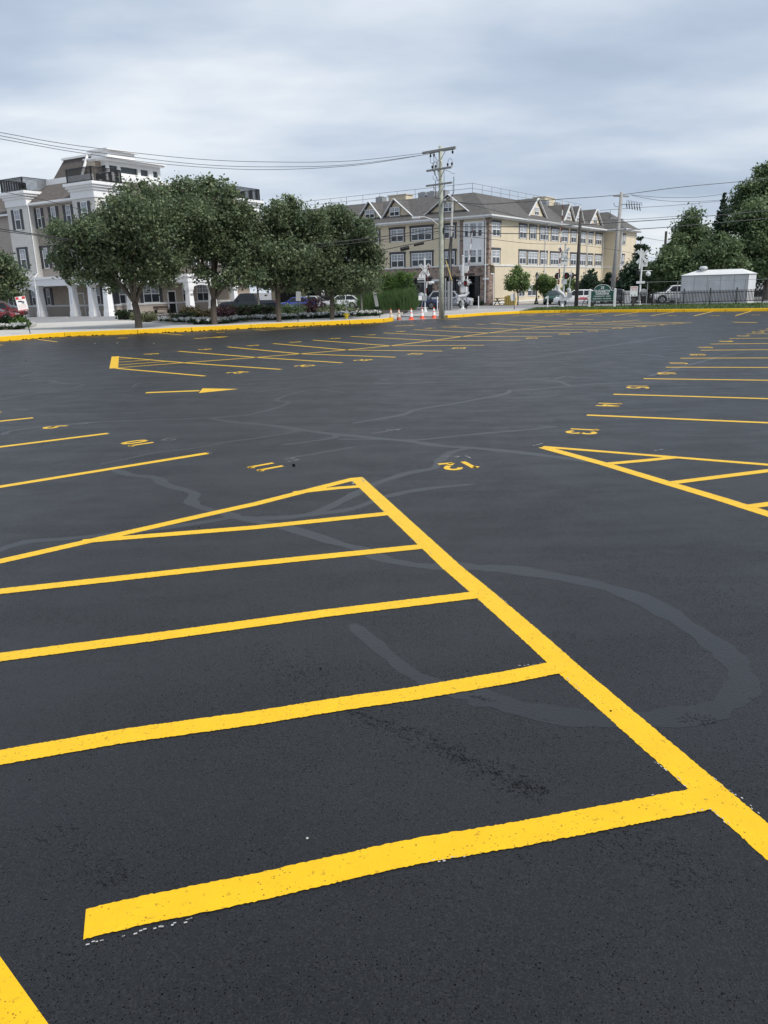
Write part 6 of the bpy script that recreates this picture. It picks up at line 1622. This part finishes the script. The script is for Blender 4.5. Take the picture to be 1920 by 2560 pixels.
def stop(r0):
    mb = MB().lathe([(.36, -.03), (.36, -.018)], 8, (0, 0, 2.35), axis='y'); pn = mb.build('sign_panel', RED, r0)
    put_text('STOP', .22, WHITE, pn, Matrix.Translation((0, -.036, 2.35)) @ RX)
p_ = P(1535, 713, 78); sign_post('stop_sign', 1535, 756.5, 2.4, stop, 'small red stop sign turned sideways above the garden sign right post', rot=55, post=GREYM)

# ---------------------------------------------------------------- cones, hydrant, small things
def cone(loc, m, label, tilt=(0, 0)):
    r0 = empty('traffic_cone', loc, random.uniform(0, 1), label, 'traffic cone', 'traffic cones across the entrance', tilt)
    MB().box(-.20, .20, -.20, .20, 0, .045).build('base', BLACK if m is ORANGEF else m, r0, bevel=.015)
    MB().lathe([(.155, .045), (.145, .07), (.125, .22)], 18).lathe([(.088, .45), (.079, .50)], 18).lathe([(.049, .67), (.032, .76), (.022, .765)], 18).build('body', m, r0, smooth=False)
    MB().lathe([(.126, .22), (.088, .45)], 18).lathe([(.0795, .50), (.050, .67)], 18).build('reflective_collar', WHITE if m is ORANGE else M('dirty_white', (.62, .58, .48)), r0)
for (x, y, m_, lb_, tl) in ((325, 1912, ORANGEF, 'faded brownish cone touching the end of the left yellow kerb', (0, R(-2))), (404, 1914, ORANGEF, 'dingy dull orange cone second from the end of the left yellow kerb', (0, 0)), (531, 1908, ORANGE, 'bright orange cone in the middle of the row of five', (0, R(1))), (645, 1899, ORANGE, 'bright orange cone under the first crossing signal', (0, 0)), (768, 1893, ORANGE, 'bright orange cone closest to the tall wooden pole', (0, R(-1)))):
    cone(G(*z3(x, y)), m_, lb_, tl)
p = G(*zr(1505, 512)); hy = empty('fire_hydrant', p, 0, 'yellow fire hydrant with a pale top beside the kerb walk', 'fire hydrant')
MB().lathe([(.17, 0), (.17, .05), (.12, .06), (.115, .45), (.14, .46), (.14, .5)], 16).build('barrel', HYD, hy)
MB().lathe([(.13, .5), (.12, .58), (.07, .66), (.03, .68), (.03, .74), (.0, .75)], 14).build('bonnet', OFFW, hy)
for s_ in (-1, 1): MB().lathe([(.05, s_ * .10), (.055, s_ * .18), (.06, s_ * .185), (.06, s_ * .21)], 10, (0, 0, .38), axis='x').build('nozzle_cap', HYD, hy)
MB().lathe([(.07, -.10), (.075, -.19), (.03, -.22)], 10, (0, 0, .34), axis='y').build('nozzle_cap', HYD, hy)

def lantern(u, v, h, label, Y=None):
    p = G(u, v) if Y is None else V((P(u, v, Y).x, Y, 0)); r0 = empty('lamp_post', p, 0, label, 'lamp post', 'black lantern posts')
    MB().lathe([(.26, 0), (.26, .12), (.16, .3), (.12, .5), (.065, .8), (.055, h - .85), (.1, h - .83), (.04, h - .78)], 10).build('post', BLACK, r0)
    MB().lathe([(.10, h - .78), (.20, h - .40)], 8).build('lantern_glass', LAMPG, r0)
    MB().lathe([(.23, h - .40), (.2, h - .34), (.1, h - .12), (.03, h - .05), (.0, h)], 8).build('lantern_cap', BLACK, r0)
    b_ = MB()
    for k in range(8): t = k * math.pi / 4; b_.bar((.10 * math.cos(t), .10 * math.sin(t), h - .78), (.205 * math.cos(t), .205 * math.sin(t), h - .40), .02)
    b_.build('lantern_frame', BLACK, r0)
lantern(*z4(530, 1208), 3.45, 'black lantern lamp post between two light green trees by the cream wall')
lantern(1525, 756, 3.0, 'black lantern lamp post behind the leaning grey pole', 88)
for (x, y, h, m_, lb_) in ((1228, 1785, 1.15, WHITE, 'slim white bollard post right of the silver crossing signal'),):
    p = G(*z3(x, y)); o = MB().lathe([(.05, -.05), (.05, h - .03), (.03, h)], 10).build('bollard', m_, None, loc=p); tag(o, lb_, 'bollard', 'slim white bollards')
p = G(*z4(636, 1245)); o = MB().lathe([(.045, -.05), (.045, 1.05), (.03, 1.08)], 10).build('bollard', WHITE, None, loc=p); tag(o, 'slim white bollard post in front of the dark green small car', 'bollard', 'slim white bollards')
p = G(*z3(803, 1805)); o = MB().lathe([(.05, -.05), (.05, 1.2), (.03, 1.23)], 10).build('bollard', WHITE, None, loc=p); tag(o, 'slim white bollard post just left of the tall greenish pole', 'bollard', 'slim white bollards')
p = G(*z5(212, 1440)); o = MB().lathe([(.06, -.05), (.06, 1.3), (.03, 1.33)], 10).build('bollard', WHITE, None, loc=p); tag(o, 'white post at the fence right of the garden sign', 'bollard', 'slim white bollards')
for k, (x, h) in enumerate(((240, .95), (262, 1.05), (283, 1.05), (304, .95), (332, .9))):
    p = G(*z4(x, 1217)); o = MB().lathe([(.13, -.05), (.13, h - .08), (.09, h - .02), (.0, h)], 12).build('bollard', BOLY, None, loc=p)
    tag(o, ['yellow bollard nearest the dark picnic table', 'yellow bollard second from the picnic table', 'yellow bollard in the middle of the yellow row', 'yellow bollard second from the leafy street tree', 'yellow bollard nearest the leafy street tree trunk'][k], 'bollard', 'thick yellow bollards by the cream wall')
p = G(*z4(207, 1215)); pt = empty('picnic_table', p, R(20), 'dark picnic table beside the yellow bollards', 'table')
MB().box(-.85, .85, -.35, .35, .70, .76).build('tabletop', BENCHW, pt)
for y in (-.7, .7): MB().box(-.8, .8, y - .13, y + .13, .42, .47).build('seat', BENCHW, pt)
for x in (-.6, .6): MB().bar((x, -.7, 0), (x, .25, .7), .07).bar((x, .7, 0), (x, -.25, .7), .07).box(x - .03, x + .03, -.75, .75, .36, .42).build('leg', BENCHW, pt)
# clipped shrubs by the cream building and rounded shrubs behind the fence
shrub('shrub', *z3(1165, 1755), 16, 13, HEDGE, 'small clipped shrub under the storefront glass, left of two', n=700, seed=51, z=0)
shrub('shrub', *z3(1270, 1755), 13, 12, HEDGE, 'small clipped shrub under the storefront glass, beside the downpipe', n=700, seed=52, z=0)
shrub('shrub', *z5(235, 1405), 36, 36, BROWNS, 'olive rounded shrub behind the fence just right of the garden sign', n=2200, seed=53, z=0, nl=3, sig=.12, size=.14)
shrub('shrub', *z5(470, 1405), 30, 37, BROWNS, 'olive rounded shrub right of the crossing mast, behind the fence', n=2200, seed=54, z=0, nl=3, sig=.12, size=.14)
shrub('flowering_shrub', *zq(600, 795), 14, 9, FLOW, 'small white flowering mound at the tip of the long bed', n=500, seed=55)
shrub('flowering_shrub', *z3(925, 1700), 24, 62, PALES, 'pale flowering shrub between the pole conduits and the silver signal', n=1500, seed=56, z=0, nl=3, sig=.14, size=.14)
# wheel stop and utility cabinet details in front of the arcade
for k, (u, v, lb_) in enumerate(((152, 795.5, 'pale concrete wheel stop in front of the white arcade columns'), (215, 795, 'pale concrete wheel stop nearer the corner of the white arcade'))):
    p = G(u, v); o = MB().box(-1.0, 1.0, -.09, .09, 0, .12).build('wheel_stop', CONC, None, loc=p, bevel=.03); o.rotation_euler = (0, 0, R(148)); tag(o, lb_, 'wheel stop', 'wheel stops by the arcade')
mb = MB().box(-.3, .3, -.25, .25, 0, 1.2).box(-.34, .34, -.29, .29, 1.2, 1.26).build('signal_cabinet', ALU, None, loc=P(1567, 756, 79) * 1)
mb.location.z = 0; tag(mb, 'pale metal cabinet between two olive shrubs behind the fence', 'cabinet')
